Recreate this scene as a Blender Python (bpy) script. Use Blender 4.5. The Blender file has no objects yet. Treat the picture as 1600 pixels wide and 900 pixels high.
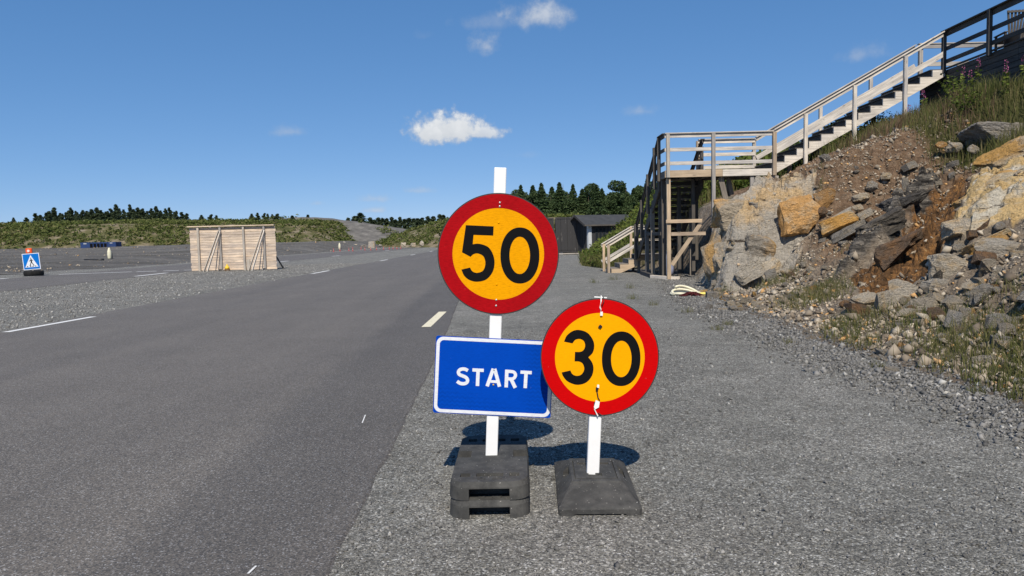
import bpy, bmesh, math, random
import numpy as np
from mathutils import Vector, Matrix

R_ = math.radians
SC = bpy.context.scene
COL = SC.collection

# ------------------------------------------------------------------ camera
cam_d = bpy.data.cameras.new('camera')
cam_d.sensor_width = 36.0
cam_d.lens = 24.75
cam_d.clip_start = 0.05
cam_d.clip_end = 6000
cam = bpy.data.objects.new('camera', cam_d)
COL.objects.link(cam)
_p, _a = math.atan(78.5/1100), R_(1.3)
_r0, _u0, _f = Vector((1, 0, 0)), Vector((0, math.sin(_p), math.cos(_p))), Vector((0, math.cos(_p), -math.sin(_p)))
_r = math.cos(_a)*_r0-math.sin(_a)*_u0
_u = math.sin(_a)*_r0+math.cos(_a)*_u0
_m = Matrix((_r, _u, -_f)).transposed().to_4x4()
_m.translation = (0, 0, 1.3)
cam.matrix_world = _m
SC.camera = cam

# ------------------------------------------------------------------ exposure
SC.view_settings.view_transform = 'Standard'
SC.view_settings.look = 'None'
SC.view_settings.exposure = 0.0
SC.view_settings.gamma = 1.0
SC.view_settings.use_curve_mapping = False
SC.cycles.use_denoising = True
SC.cycles.max_bounces = 6

# ------------------------------------------------------------------ sun
SUN_EL = R_(48.0)
SUN_AZ = R_(0.8)          # light travels towards +y, a touch towards +x
sd = bpy.data.lights.new('sun', 'SUN')
sd.energy = 5.0
sd.angle = R_(0.53)
sd.color = (1.0, 0.915, 0.79)
sun = bpy.data.objects.new('sun', sd)
COL.objects.link(sun)
_L = Vector((math.sin(SUN_AZ)*math.cos(SUN_EL), math.cos(SUN_AZ)*math.cos(SUN_EL), -math.sin(SUN_EL)))
sun.rotation_euler = _L.to_track_quat('-Z', 'Y').to_euler()
sun.location = (0, -20, 30)


# ------------------------------------------------------------------ node helpers
def link(nt, a, b):
    nt.links.new(a, b)


def node(nt, typ, **kw):
    n = nt.nodes.new(typ)
    for k, v in kw.items():
        if k.startswith('i_'):
            key = k[2:]
            n.inputs[int(key) if key.isdigit() else key.replace('_', ' ')].default_value = v
        else:
            setattr(n, k, v)
    return n


def math_n(nt, op, a, b=None, clamp=False):
    n = nt.nodes.new('ShaderNodeMath')
    n.operation = op
    n.use_clamp = clamp
    for i, v in enumerate((a, b)):
        if v is None:
            continue
        if isinstance(v, (int, float)):
            n.inputs[i].default_value = v
        else:
            nt.links.new(v, n.inputs[i])
    return n.outputs[0]


def vec_n(nt, op, a, b=None):
    n = nt.nodes.new('ShaderNodeVectorMath')
    n.operation = op
    for i, v in enumerate((a, b)):
        if v is None:
            continue
        if isinstance(v, (tuple, list)):
            n.inputs[i].default_value = v
        else:
            nt.links.new(v, n.inputs[i])
    return n


def ramp_n(nt, fac, stops, interp='LINEAR'):
    n = nt.nodes.new('ShaderNodeValToRGB')
    cr = n.color_ramp
    cr.interpolation = interp
    while len(cr.elements) < len(stops):
        cr.elements.new(0.5)
    for e, (p, c) in zip(cr.elements, stops):
        e.position = p
        if isinstance(c, (int, float)):
            c = (c, c, c)
        e.color = (c[0], c[1], c[2], 1)
    nt.links.new(fac, n.inputs[0])
    return n.outputs[0]


def mix_n(nt, fac, a, b, blend='MIX'):
    n = nt.nodes.new('ShaderNodeMix')
    n.data_type = 'RGBA'
    n.blend_type = blend
    for sock, v in ((n.inputs[0], fac), (n.inputs[6], a), (n.inputs[7], b)):
        if isinstance(v, (int, float)):
            sock.default_value = v
        elif isinstance(v, (tuple, list)):
            sock.default_value = (v[0], v[1], v[2], 1)
        else:
            nt.links.new(v, sock)
    return n.outputs[2]


# ------------------------------------------------------------------ world: sky and small fair-weather clouds
world = bpy.data.worlds.new('World')
SC.world = world
world.use_nodes = True
wn = world.node_tree
wn.nodes.clear()
sky = node(wn, 'ShaderNodeTexSky', sky_type='NISHITA', sun_disc=False, sun_elevation=SUN_EL,
           sun_rotation=R_(180), altitude=120.0, air_density=0.6, dust_density=0.0, ozone_density=4.0)
tc = node(wn, 'ShaderNodeTexCoord')
dirn = vec_n(wn, 'NORMALIZE', tc.outputs['Generated']).outputs[0]
nz1 = node(wn, 'ShaderNodeTexNoise', noise_dimensions='3D', i_Scale=26.0, i_Detail=7.0, i_Roughness=0.58)
link(wn, dirn, nz1.inputs['Vector'])
nz2 = node(wn, 'ShaderNodeTexNoise', noise_dimensions='3D', i_Scale=70.0, i_Detail=5.0, i_Roughness=0.6)
link(wn, dirn, nz2.inputs['Vector'])
nsum = math_n(wn, 'ADD', math_n(wn, 'MULTIPLY', math_n(wn, 'SUBTRACT', nz1.outputs[0], 0.5), 1.9),
              math_n(wn, 'MULTIPLY', math_n(wn, 'SUBTRACT', nz2.outputs[0], 0.5), 1.0))
# azimuth (deg, 0 = +y, positive to +x), elevation, half width, half height, opacity
CLOUDS = [(-4.5, 8.5, 3.7, 1.85, 1.0), (-6.3, 8.25, 1.8, 1.3, 1.0), (-2.4, 8.3, 2.0, 0.9, 0.9),
          (2.5, 16.9, 3.2, 1.9, 0.72), (-1.4, 16.5, 3.4, 1.0, 0.25),
          (-1.75, 14.85, 1.7, 1.45, 0.66), (-16.8, 8.4, 1.9, 0.75, 0.36), (10.3, 9.6, 2.3, 0.8, 0.34),
          (26.3, 12.3, 2.0, 1.1, 0.32), (-7.6, 3.9, 1.6, 0.45, 0.42), (-10.8, 3.3, 2.0, 0.6, 0.42),
          (-10.8, 2.4, 1.5, 0.4, 0.55), (-15.2, 3.0, 1.0, 0.4, 0.42), (-6.6, 15.6, 1.0, 0.5, 0.08), (1.5, 6.6, 2.0, 0.5, 0.1)]
_rg = random.Random(5)
for _k in range(9):
    CLOUDS.append((55+_k*29+_rg.uniform(-6, 6), _rg.uniform(5, 26), _rg.uniform(2, 5), _rg.uniform(0.8, 1.8), _rg.uniform(0.2, 0.8)))
total = None
shade = None
for (az, el, hw, hh, op) in CLOUDS:
    az, el = R_(az), R_(el)
    c = Vector((math.sin(az)*math.cos(el), math.cos(az)*math.cos(el), math.sin(el)))
    rt = Vector((math.cos(az), -math.sin(az), 0))
    up = rt.cross(c).normalized()
    if up.z < 0:
        up = -up
    da = vec_n(wn, 'DOT_PRODUCT', dirn, tuple(rt*(1/R_(hw)))).outputs['Value']
    db0 = vec_n(wn, 'DOT_PRODUCT', dirn, tuple(up*(1/R_(hh)))).outputs['Value']
    off = c.dot(up*(1/R_(hh)))
    db = math_n(wn, 'SUBTRACT', db0, off)
    bb = math_n(wn, 'MAXIMUM', db, math_n(wn, 'MULTIPLY', db, -1.7))
    rr = math_n(wn, 'SQRT', math_n(wn, 'ADD', math_n(wn, 'MULTIPLY', da, da), math_n(wn, 'MULTIPLY', bb, bb)))
    front = vec_n(wn, 'DOT_PRODUCT', dirn, tuple(c)).outputs['Value']
    dens = math_n(wn, 'ADD', math_n(wn, 'SUBTRACT', 0.95, rr), nsum)
    soft = 0.6 if op > 0.8 else 1.2
    ms = node(wn, 'ShaderNodeMapRange', interpolation_type='SMOOTHSTEP')
    link(wn, dens, ms.inputs[0])
    ms.inputs[1].default_value = 0.0
    ms.inputs[2].default_value = soft
    ms.inputs[3].default_value = 0.0
    ms.inputs[4].default_value = op
    inside = math_n(wn, 'MULTIPLY', math_n(wn, 'LESS_THAN', rr, 1.9), math_n(wn, 'GREATER_THAN', front, 0.5))
    mk = math_n(wn, 'MULTIPLY', ms.outputs[0], inside)
    sh = math_n(wn, 'MULTIPLY', mk, math_n(wn, 'ADD', math_n(wn, 'MULTIPLY', math_n(wn, 'ADD', db, math_n(wn, 'MULTIPLY', nsum, 1.3)), 0.34), 0.55, clamp=True))
    total = mk if total is None else math_n(wn, 'MAXIMUM', total, mk)
    shade = sh if shade is None else math_n(wn, 'MAXIMUM', shade, sh)
ccol = mix_n(wn, shade, (4.6, 5.1, 5.8), (8.4, 8.6, 8.8))
ss = node(wn, 'ShaderNodeSeparateColor')
link(wn, sky.outputs[0], ss.inputs[0])
sc_ = node(wn, 'ShaderNodeCombineColor')
for _i, (_k, _g) in enumerate(((.98, .78), (1.74, .575), (2.92, .465))):
    link(wn, math_n(wn, 'MULTIPLY', math_n(wn, 'POWER', ss.outputs[_i], _g), _k), sc_.inputs[_i])
skyc = mix_n(wn, total, sc_.outputs[0], ccol)
bg = node(wn, 'ShaderNodeBackground', i_Strength=0.1)
link(wn, skyc, bg.inputs[0])
wo = node(wn, 'ShaderNodeOutputWorld')
link(wn, bg.outputs[0], wo.inputs[0])


# ------------------------------------------------------------------ materials
MATS = {}


def mat(name, rough=0.85, spec=0.3):
    m = bpy.data.materials.new(name)
    m.use_nodes = True
    nt = m.node_tree
    b = nt.nodes['Principled BSDF']
    b.inputs['Roughness'].default_value = rough
    b.inputs['Specular IOR Level'].default_value = spec
    MATS[name] = m
    return nt, b


def coords(nt, kind='Object', scale=None):
    t = node(nt, 'ShaderNodeTexCoord')
    o = t.outputs[kind]
    if scale:
        mp = node(nt, 'ShaderNodeMapping')
        mp.inputs['Scale'].default_value = scale
        link(nt, o, mp.inputs[0])
        o = mp.outputs[0]
    return o


def noise(nt, vec, scale, detail=4.0, rough=0.55):
    n = node(nt, 'ShaderNodeTexNoise', i_Scale=scale, i_Detail=detail, i_Roughness=rough)
    link(nt, vec, n.inputs['Vector'])
    return n.outputs[0]


def voro(nt, vec, scale, feature='F1'):
    n = node(nt, 'ShaderNodeTexVoronoi', feature=feature, i_Scale=scale)
    link(nt, vec, n.inputs['Vector'])
    return n


def bump(nt, b, height, strength=0.5, dist=0.01):
    n = node(nt, 'ShaderNodeBump', i_Strength=strength, i_Distance=dist)
    link(nt, height, n.inputs['Height'])
    link(nt, n.outputs[0], b.inputs['Normal'])


def sep_r(nt, colour):
    s = node(nt, 'ShaderNodeSeparateColor')
    link(nt, colour, s.inputs[0])
    return s.outputs[0]


def geo_pos(nt):
    return node(nt, 'ShaderNodeNewGeometry').outputs['Position']


# gravel (packed, fine)
nt, b = mat('gravel', 0.92, 0.2)
pos = geo_pos(nt)
v1 = voro(nt, pos, 125)
v2 = voro(nt, pos, 45)
c1 = ramp_n(nt, sep_r(nt, v1.outputs['Color']), [(0, .078), (.35, (.149, .145, .136)), (.7, (.222, .215, .2)), (.92, (.33, .318, .296)), (1, .5)])
c2 = ramp_n(nt, sep_r(nt, v2.outputs['Color']), [(0, .65), (.6, .97), (.93, 1.15), (1, 1.5)])
cc = mix_n(nt, 0.65, c1, c2, 'MULTIPLY')
patch = ramp_n(nt, noise(nt, pos, 0.55, 5), [(.36, (.9, .91, .88)), (.5, (1.02, 1.03, .99)), (.64, (1.13, 1.13, 1.09))])
cc = mix_n(nt, 1.0, cc, patch, 'MULTIPLY')
patch2 = ramp_n(nt, noise(nt, pos, 3.0, 5), [(.35, .84), (.65, 1.1)])
cc = mix_n(nt, 1.0, cc, patch2, 'MULTIPLY')
link(nt, cc, b.inputs['Base Color'])
hh_ = math_n(nt, 'ADD', math_n(nt, 'MULTIPLY', v1.outputs['Distance'], -1.0), math_n(nt, 'MULTIPLY', noise(nt, pos, 60, 3), 0.8))
bump(nt, b, hh_, 0.7, 0.008)

# loose gravel chips, darker and bluer
nt, b = mat('gravel_chip', 0.85, 0.25)
at = node(nt, 'ShaderNodeAttribute', attribute_name='tint')
cc = ramp_n(nt, at.outputs['Fac'], [(0, (.07, .069, .066)), (.4, (.145, .142, .135)), (.75, (.215, .209, .197)), (.94, (.32, .31, .29)), (1, (.44, .43, .4))])
link(nt, cc, b.inputs['Base Color'])

# asphalt
nt, b = mat('asphalt', 0.8, 0.35)
pos = geo_pos(nt)
v1 = voro(nt, pos, 170)
c1 = ramp_n(nt, sep_r(nt, v1.outputs['Color']), [(0, .06), (.5, (.128, .115, .101)), (.9, (.185, .168, .148)), (1, .33)])
mp = node(nt, 'ShaderNodeMapping')
mp.inputs['Scale'].default_value = (1.3, 0.08, 1)
link(nt, pos, mp.inputs[0])
st = ramp_n(nt, noise(nt, mp.outputs[0], 1.0, 4), [(.3, (.9, .9, .9)), (.7, (1.09, 1.08, 1.06))])
c1 = mix_n(nt, 1.0, c1, st, 'MULTIPLY')
pt = ramp_n(nt, noise(nt, pos, .9, 6, .62), [(.38, .94), (.62, 1.05)])
c1 = mix_n(nt, 1.0, c1, pt, 'MULTIPLY')
# the outermost metre is a later, darker and finer strip
sx = node(nt, 'ShaderNodeSeparateXYZ')
link(nt, pos, sx.inputs[0])
edge = math_n(nt, 'ADD', sx.outputs[0], math_n(nt, 'MULTIPLY', sx.outputs[1], 0.03))
edge = math_n(nt, 'ADD', edge, math_n(nt, 'MULTIPLY', math_n(nt, 'SUBTRACT', noise(nt, pos, 1.2, 4), .5), .35))
ef = node(nt, 'ShaderNodeMapRange', interpolation_type='SMOOTHSTEP')
link(nt, edge, ef.inputs[0])
ef.inputs[1].default_value = -1.75
ef.inputs[2].default_value = -1.45
c1 = mix_n(nt, ef.outputs[0], c1, mix_n(nt, 1.0, c1, (.8, .81, .83), 'MULTIPLY'))
link(nt, c1, b.inputs['Base Color'])
bump(nt, b, math_n(nt, 'ADD', v1.outputs['Distance'], noise(nt, pos, 120, 2)), 0.35, 0.004)

# road paint
for nm, col in (('road_paint', (.72, .72, .7)), ('road_paint_cream', (.74, .68, .5))):
    nt, b = mat(nm, 0.7, 0.3)
    pos = geo_pos(nt)
    w = ramp_n(nt, noise(nt, pos, 40, 5, .7), [(.3, .45), (.44, 1.0)])
    link(nt, mix_n(nt, 1.0, col, w, 'MULTIPLY'), b.inputs['Base Color'])


def wood(name, base, dark, knots=True, rough=0.8):
    nt, b = mat(name, rough, 0.2)
    o = coords(nt)
    inf = node(nt, 'ShaderNodeObjectInfo')
    off = vec_n(nt, 'ADD', o, None)
    cmb = node(nt, 'ShaderNodeCombineXYZ')
    link(nt, math_n(nt, 'MULTIPLY', inf.outputs['Random'], 37.0), cmb.inputs[0])
    link(nt, math_n(nt, 'MULTIPLY', inf.outputs['Random'], 11.0), cmb.inputs[1])
    link(nt, cmb.outputs[0], off.inputs[1])
    mp = node(nt, 'ShaderNodeMapping')
    mp.inputs['Scale'].default_value = (1.6, 26, 26)
    link(nt, off.outputs[0], mp.inputs[0])
    g = noise(nt, mp.outputs[0], 1.0, 5, .6)
    c = ramp_n(nt, g, [(.28, dark), (.62, base)])
    mp2 = node(nt, 'ShaderNodeMapping')
    mp2.inputs['Scale'].default_value = (2.2, 9, 9)
    link(nt, off.outputs[0], mp2.inputs[0])
    if knots:
        v = voro(nt, mp2.outputs[0], 1.0)
        k = ramp_n(nt, v.outputs['Distance'], [(.06, .42), (.16, 1.0)])
        c = mix_n(nt, 0.85, c, k, 'MULTIPLY')
    blot = ramp_n(nt, noise(nt, off.outputs[0], 1.7, 4), [(.3, (.78, .78, .8)), (.7, (1.1, 1.08, 1.04))])
    c = mix_n(nt, 1.0, c, blot, 'MULTIPLY')
    tone = ramp_n(nt, inf.outputs['Random'], [(0, (.8, .8, .82)), (.5, (1, .98, .95)), (1, (1.14, 1.08, 1.0))])
    c = mix_n(nt, 1.0, c, tone, 'MULTIPLY')
    link(nt, c, b.inputs['Base Color'])
    bump(nt, b, g, 0.4, 0.004)


wood('wood_pale', (.74, .7, .64), (.4, .375, .34))
wood('wood_tan', (.56, .45, .33), (.37, .29, .205))
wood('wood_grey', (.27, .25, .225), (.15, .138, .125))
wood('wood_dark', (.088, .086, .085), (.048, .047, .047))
wood('wood_wall', (.78, .66, .54), (.4, .32, .25))
wood('wood_greyish', (.47, .445, .41), (.28, .265, .245))
wood('wood_charcoal', (.115, .108, .1), (.06, .056, .052))


def plain(name, col, rough=0.6, spec=0.3, var=0.12, scale=6.0, metal=0.0, bmp=0.0):
    nt, b = mat(name, rough, spec)
    o = coords(nt)
    n_ = noise(nt, o, scale, 5, .6)
    v = ramp_n(nt, n_, [(.3, 1-var), (.7, 1+var)])
    link(nt, mix_n(nt, 1.0, col, v, 'MULTIPLY'), b.inputs['Base Color'])
    b.inputs['Metallic'].default_value = metal
    if bmp:
        bump(nt, b, n_, bmp, 0.01)


plain('white_paint', (.86, .86, .85), 0.35, 0.5, 0.03, 9)
plain('sign_black', (.006, .006, .007), 0.6, 0.08, 0.1)
plain('sign_rim', (.03, .03, .03), 0.5, 0.4, 0.1)
plain('steel', (.62, .62, .6), 0.35, 0.5, 0.1, 20, 0.7)
plain('zip_white', (.85, .85, .82), 0.5, 0.4, 0.05)
plain('black_plastic', (.014, .014, .016), 0.5, 0.4, 0.2, 8)
plain('orange_plastic', (.85, .1, .015), 0.4, 0.5, 0.08)
plain('lens_white', (.8, .72, .62), 0.3, 0.5, 0.05)
plain('blue_steel', (.018, .045, .14), 0.55, 0.4, 0.25, 2)
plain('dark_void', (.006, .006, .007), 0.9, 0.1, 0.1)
plain('cream_cloth', (.72, .68, .5), 0.8, 0.2, 0.15, 5, 0, .5)
plain('grey_cloth', (.12, .12, .11), 0.9, 0.1, 0.2, 5)
plain('yellow_plastic', (.75, .5, .03), 0.5, 0.4, 0.2, 10)
plain('brown_plastic', (.16, .09, .04), 0.7, 0.2, 0.2, 10)
plain('cone_red', (.4, .06, .06), 0.6, 0.3, 0.1, 5)
plain('cone_white', (.4, .32, .3), 0.6, 0.3, 0.1, 5)
plain('hose_cream', (.72, .68, .5), 0.5, 0.4, 0.1, 12)
plain('hose_yellow', (.75, .66, .15), 0.5, 0.4, 0.1, 12)
plain('net_maroon', (.07, .012, .014), 0.8, 0.2, 0.3, 30)
plain('sack_blue', (.3, .33, .48), 0.6, 0.3, 0.15, 6, 0, .4)
plain('shed_black', (.036, .037, .039), 0.75, 0.3, 0.2, 2)
plain('shed_white', (.5, .52, .53), 0.7, 0.3, 0.1, 3)
plain('roof_felt', (.05, .052, .055), 0.85, 0.3, 0.2, 2)
plain('window_glass', (.02, .025, .03), 0.08, 0.6, 0.05)
plain('bark', (.11, .085, .065), 0.95, 0.1, 0.3, 8)
plain('stem_green', (.1, .11, .04), 0.8, 0.2, 0.2, 12)
plain('pink_petal', (.42, .12, .26), 0.7, 0.2, 0.25, 30)
plain('wicker', (.1, .088, .075), 0.8, 0.2, 0.3, 20)

# black container with scratches
nt, b = mat('container_black', 0.6, 0.35)
o = coords(nt)
mp = node(nt, 'ShaderNodeMapping')
mp.inputs['Scale'].default_value = (3.2, 3.2, .5)
link(nt, o, mp.inputs[0])
scr = ramp_n(nt, noise(nt, mp.outputs[0], 2.2, 6, .75), [(.6, (.036, .035, .036)), (.64, (.075, .07, .068)), (.72, (.3, .29, .28))])
link(nt, scr, b.inputs['Base Color'])


# retro-reflective sheeting: fine horizontal weave
def sheeting(name, col, wear=0.06, zig=False):
    nt, b = mat(name, 0.55, 0.06)
    o = coords(nt)
    mp = node(nt, 'ShaderNodeMapping')
    mp.inputs['Scale'].default_value = (40, 1, 260)
    link(nt, o, mp.inputs[0])
    n_ = noise(nt, mp.outputs[0], 1.0, 3, .6)
    v = ramp_n(nt, n_, [(.36, 1-wear*2.2), (.5, 1.0), (.7, 1+wear)])
    c = mix_n(nt, 1.0, col, v, 'MULTIPLY')
    n2 = ramp_n(nt, noise(nt, o, 5.0, 5, .65), [(.3, 1-wear), (.7, 1+wear)])
    c = mix_n(nt, 1.0, c, n2, 'MULTIPLY')
    dirt = ramp_n(nt, noise(nt, o, 75.0, 3, .7), [(.735, 0.0), (.77, 0.5)])
    c = mix_n(nt, dirt, c, (.55, .5, .45))
    if zig:
        sx = node(nt, 'ShaderNodeSeparateXYZ')
        link(nt, o, sx.inputs[0])
        tri = math_n(nt, 'PINGPONG', sx.outputs[0], 0.013)
        zz = math_n(nt, 'ADD', sx.outputs[2], math_n(nt, 'MULTIPLY', tri, 0.75))
        w = math_n(nt, 'PINGPONG', zz, 0.011)
        wv = ramp_n(nt, math_n(nt, 'DIVIDE', w, 0.011), [(.4, .84), (.6, 1.0)])
        # weave shows only in the lower left and the right margin of the sheet
        rgt = node(nt, 'ShaderNodeMapRange')
        link(nt, sx.outputs[0], rgt.inputs[0])
        rgt.inputs[1].default_value = 0.13
        rgt.inputs[2].default_value = 0.2
        low = node(nt, 'ShaderNodeMapRange')
        link(nt, math_n(nt, 'ADD', sx.outputs[2], math_n(nt, 'MULTIPLY', sx.outputs[0], 0.28)), low.inputs[0])
        low.inputs[1].default_value = -0.1
        low.inputs[2].default_value = -0.17
        f = math_n(nt, 'MAXIMUM', rgt.outputs[0], low.outputs[0], clamp=True)
        c = mix_n(nt, math_n(nt, 'MULTIPLY', f, 0.8), c, mix_n(nt, 1.0, c, wv, 'MULTIPLY'))
    link(nt, c, b.inputs['Base Color'])


sheeting('sheet_red_dark', (.37, .0035, .007), .1)
sheeting('sheet_red', (.56, .001, .002), .05)
sheeting('sheet_yellow', (.8, .335, .0), .07)
sheeting('sheet_yellow_new', (.9, .38, .0), .03)
sheeting('sheet_blue', (.0, .058, .43), .05, True)
sheeting('sheet_blue_light', (.005, .16, .55), .05)
sheeting('sheet_white', (.74, .76, .8), .06)

# recycled rubber base
nt, b = mat('rubber', 0.85, 0.25)
o = coords(nt)
c = ramp_n(nt, noise(nt, o, 14, 6, .65), [(.3, (.04, .04, .039)), (.7, (.064, .064, .061))])
sp = ramp_n(nt, noise(nt, o, 95, 2, .5), [(.7, 0.0), (.74, 1.0)])
c = mix_n(nt, sp, c, (.45, .43, .4))
du = ramp_n(nt, noise(nt, o, 7, 7, .75), [(.45, 0.0), (.7, .6)])
c = mix_n(nt, du, c, (.11, .107, .1))
link(nt, c, b.inputs['Base Color'])
bump(nt, b, noise(nt, o, 60, 4, .6), .3, .004)

nt, b = mat('tyre', 0.85, 0.25)
o = coords(nt)
link(nt, ramp_n(nt, noise(nt, o, 8, 5), [(.3, .008), (.7, .022)]), b.inputs['Base Color'])


def rockmat(name, base, stain, stain_lo=.45, stain_hi=.6, dark=(.07, .065, .06), vein=True, scale=2.2):
    nt, b = mat(name, 0.9, 0.2)
    o = coords(nt)
    inf = node(nt, 'ShaderNodeObjectInfo')
    off = vec_n(nt, 'ADD', o, None)
    cmb = node(nt, 'ShaderNodeCombineXYZ')
    link(nt, math_n(nt, 'MULTIPLY', inf.outputs['Random'], 53.0), cmb.inputs[0])
    link(nt, math_n(nt, 'MULTIPLY', inf.outputs['Random'], 23.0), cmb.inputs[2])
    link(nt, cmb.outputs[0], off.inputs[1])
    p = off.outputs[0]
    f = ramp_n(nt, noise(nt, p, scale, 6, .62), [(stain_lo, 0.0), (stain_hi, 1.0)])
    c = mix_n(nt, f, base, stain)
    g = ramp_n(nt, noise(nt, p, 17, 8, .78), [(.3, .45), (.5, 1.0), (.7, 1.45)])
    c = mix_n(nt, 0.9, c, g, 'MULTIPLY')
    mp = node(nt, 'ShaderNodeMapping')
    mp.inputs['Scale'].default_value = (4, 4, 9)
    mp.inputs['Rotation'].default_value = (R_(25), R_(-30), 0)
    link(nt, p, mp.inputs[0])
    s = noise(nt, mp.outputs[0], 1.0, 6, .7)
    cr = ramp_n(nt, s, [(.3, 0.8), (.36, 0.0)])
    c = mix_n(nt, cr, c, dark)
    if vein:
        w = ramp_n(nt, noise(nt, p, 9, 8, .75), [(.6, 0.0), (.68, .7)])
        c = mix_n(nt, w, c, (.6, .57, .5))
    tone = ramp_n(nt, inf.outputs['Random'], [(0, (.75, .75, .78)), (.5, (1, 1, 1)), (1, (1.2, 1.12, 1.0))])
    c = mix_n(nt, 1.0, c, tone, 'MULTIPLY')
    link(nt, c, b.inputs['Base Color'])
    h = math_n(nt, 'ADD', math_n(nt, 'MULTIPLY', s, 1.4), math_n(nt, 'MULTIPLY', noise(nt, p, 16, 6, .7), 1.0))
    bump(nt, b, h, 1.0, .09)


rockmat('rock_pale', (.52, .47, .39), (.55, .42, .26), .5, .64)
rockmat('rock_grey', (.36, .335, .295), (.46, .4, .31), .5, .62)
rockmat('rock_orange', (.6, .34, .13), (.56, .42, .26), .5, .64)
rockmat('rock_yellow', (.5, .43, .31), (.6, .35, .11), .45, .58, scale=1.0)
rockmat('rock_rust', (.22, .155, .105), (.34, .19, .09), .46, .6, (.04, .032, .026))
rockmat('rock_dark', (.085, .08, .075), (.17, .155, .135), .5, .62, (.02, .02, .02))
rockmat('rock_outcrop', (.36, .32, .26), (.54, .34, .14), .48, .6, (.07, .055, .045), scale=1.0)

# hillside ground: soil, rubble, moss; weights come from the terrain itself
nt, b = mat('hillside_soil', 0.95, 0.1)
pos = geo_pos(nt)
a1 = node(nt, 'ShaderNodeAttribute', attribute_name='soil').outputs['Fac']
a2 = node(nt, 'ShaderNodeAttribute', attribute_name='moss').outputs['Fac']
a3 = node(nt, 'ShaderNodeAttribute', attribute_name='rust').outputs['Fac']
gr = ramp_n(nt, noise(nt, pos, 9, 7, .7), [(.3, (.12, .1, .08)), (.5, (.26, .22, .172)), (.7, (.43, .37, .295))])
sl = ramp_n(nt, noise(nt, pos, 7, 7, .68), [(.3, (.095, .062, .04)), (.52, (.2, .132, .084)), (.72, (.32, .23, .155))])
ms_ = ramp_n(nt, noise(nt, pos, 11, 6, .7), [(.3, (.028, .034, .012)), (.55, (.072, .078, .028)), (.75, (.15, .12, .06))])
ru = ramp_n(nt, noise(nt, pos, 12, 7, .72), [(.3, (.022, .016, .012)), (.52, (.1, .056, .026)), (.72, (.25, .125, .045))])
jit = math_n(nt, 'MULTIPLY', math_n(nt, 'SUBTRACT', noise(nt, pos, 2.6, 6, .7), .5), 1.6)
f1 = math_n(nt, 'ADD', a1, jit, True)
f2 = math_n(nt, 'ADD', math_n(nt, 'MULTIPLY', a2, 1.2), math_n(nt, 'MULTIPLY', jit, a2), True)
f3 = math_n(nt, 'ADD', a3, math_n(nt, 'MULTIPLY', jit, a3), True)
c = mix_n(nt, f1, gr, sl)
c = mix_n(nt, f2, c, ms_)


def hmap(scale, rot):
    mp = node(nt, 'ShaderNodeMapping')
    mp.inputs['Scale'].default_value = scale
    mp.inputs['Rotation'].default_value = rot
    link(nt, pos, mp.inputs[0])
    return mp.outputs[0]


strat = noise(nt, hmap((1.3, 5, 7), (0, R_(30), R_(12))), 1.0, 8, .7)
grainy = ramp_n(nt, noise(nt, pos, 26, 6, .75), [(.32, .62), (.5, 1.0), (.7, 1.4)])
crack = ramp_n(nt, strat, [(.36, .95), (.41, 0.0)])
streak = noise(nt, hmap((13, 13, 2.4), (R_(12), R_(-14), 0)), 1.0, 6, .7)
stain = ramp_n(nt, noise(nt, pos, .8, 6, .62), [(.5, 0.0), (.62, 1.0)])
veins = ramp_n(nt, noise(nt, pos, 7, 8, .78), [(.58, 0.0), (.66, .8)])
tan_c = mix_n(nt, stain, (.4, .365, .31), (.56, .4, .22))
tan_c = mix_n(nt, veins, tan_c, (.6, .56, .48))
yel_c = mix_n(nt, ramp_n(nt, noise(nt, hmap((.9, 3, 3), (0, R_(30), R_(12))), 1.0, 6, .6), [(.45, 0.0), (.58, 1.0)]), (.6, .43, .21), (.6, .55, .45))
rus_c = ramp_n(nt, streak, [(.32, (.03, .022, .016)), (.5, (.16, .09, .045)), (.62, (.34, .17, .06)), (.75, (.5, .36, .2))])
dar_c = ramp_n(nt, noise(nt, hmap((1.1, 9, 11), (0, R_(30), R_(28))), 1.0, 8, .72), [(.38, (.022, .02, .019)), (.5, (.1, .092, .083)), (.62, (.3, .27, .23))])
for nm_, cc_ in (('tan', tan_c), ('rust', rus_c), ('dark', dar_c), ('yellow', yel_c)):
    w_ = node(nt, 'ShaderNodeAttribute', attribute_name=nm_).outputs['Fac']
    if nm_ in ('tan', 'yellow'):
        cc_ = mix_n(nt, .9, cc_, grainy, 'MULTIPLY')
        cc_ = mix_n(nt, crack, cc_, (.07, .055, .042))
    w_ = ramp_n(nt, math_n(nt, 'ADD', w_, math_n(nt, 'MULTIPLY', jit, .35)), [(.4, 0.0), (.55, 1.0)])
    c = mix_n(nt, w_, c, cc_)
st = voro(nt, pos, 24)
stc = ramp_n(nt, st.outputs['Distance'], [(.1, 1.0), (.2, 0.0)])
sel = ramp_n(nt, sep_r(nt, st.outputs['Color']), [(.7, 0.0), (.72, 1.0)])
c = mix_n(nt, math_n(nt, 'MULTIPLY', math_n(nt, 'MULTIPLY', stc, sel), .75), c, (.36, .33, .28))
link(nt, c, b.inputs['Base Color'])
bump(nt, b, math_n(nt, 'ADD', math_n(nt, 'ADD', noise(nt, pos, 6, 8, .72), math_n(nt, 'MULTIPLY', strat, .6)), math_n(nt, 'MULTIPLY', stc, .15)), 1.0, .14)

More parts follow.
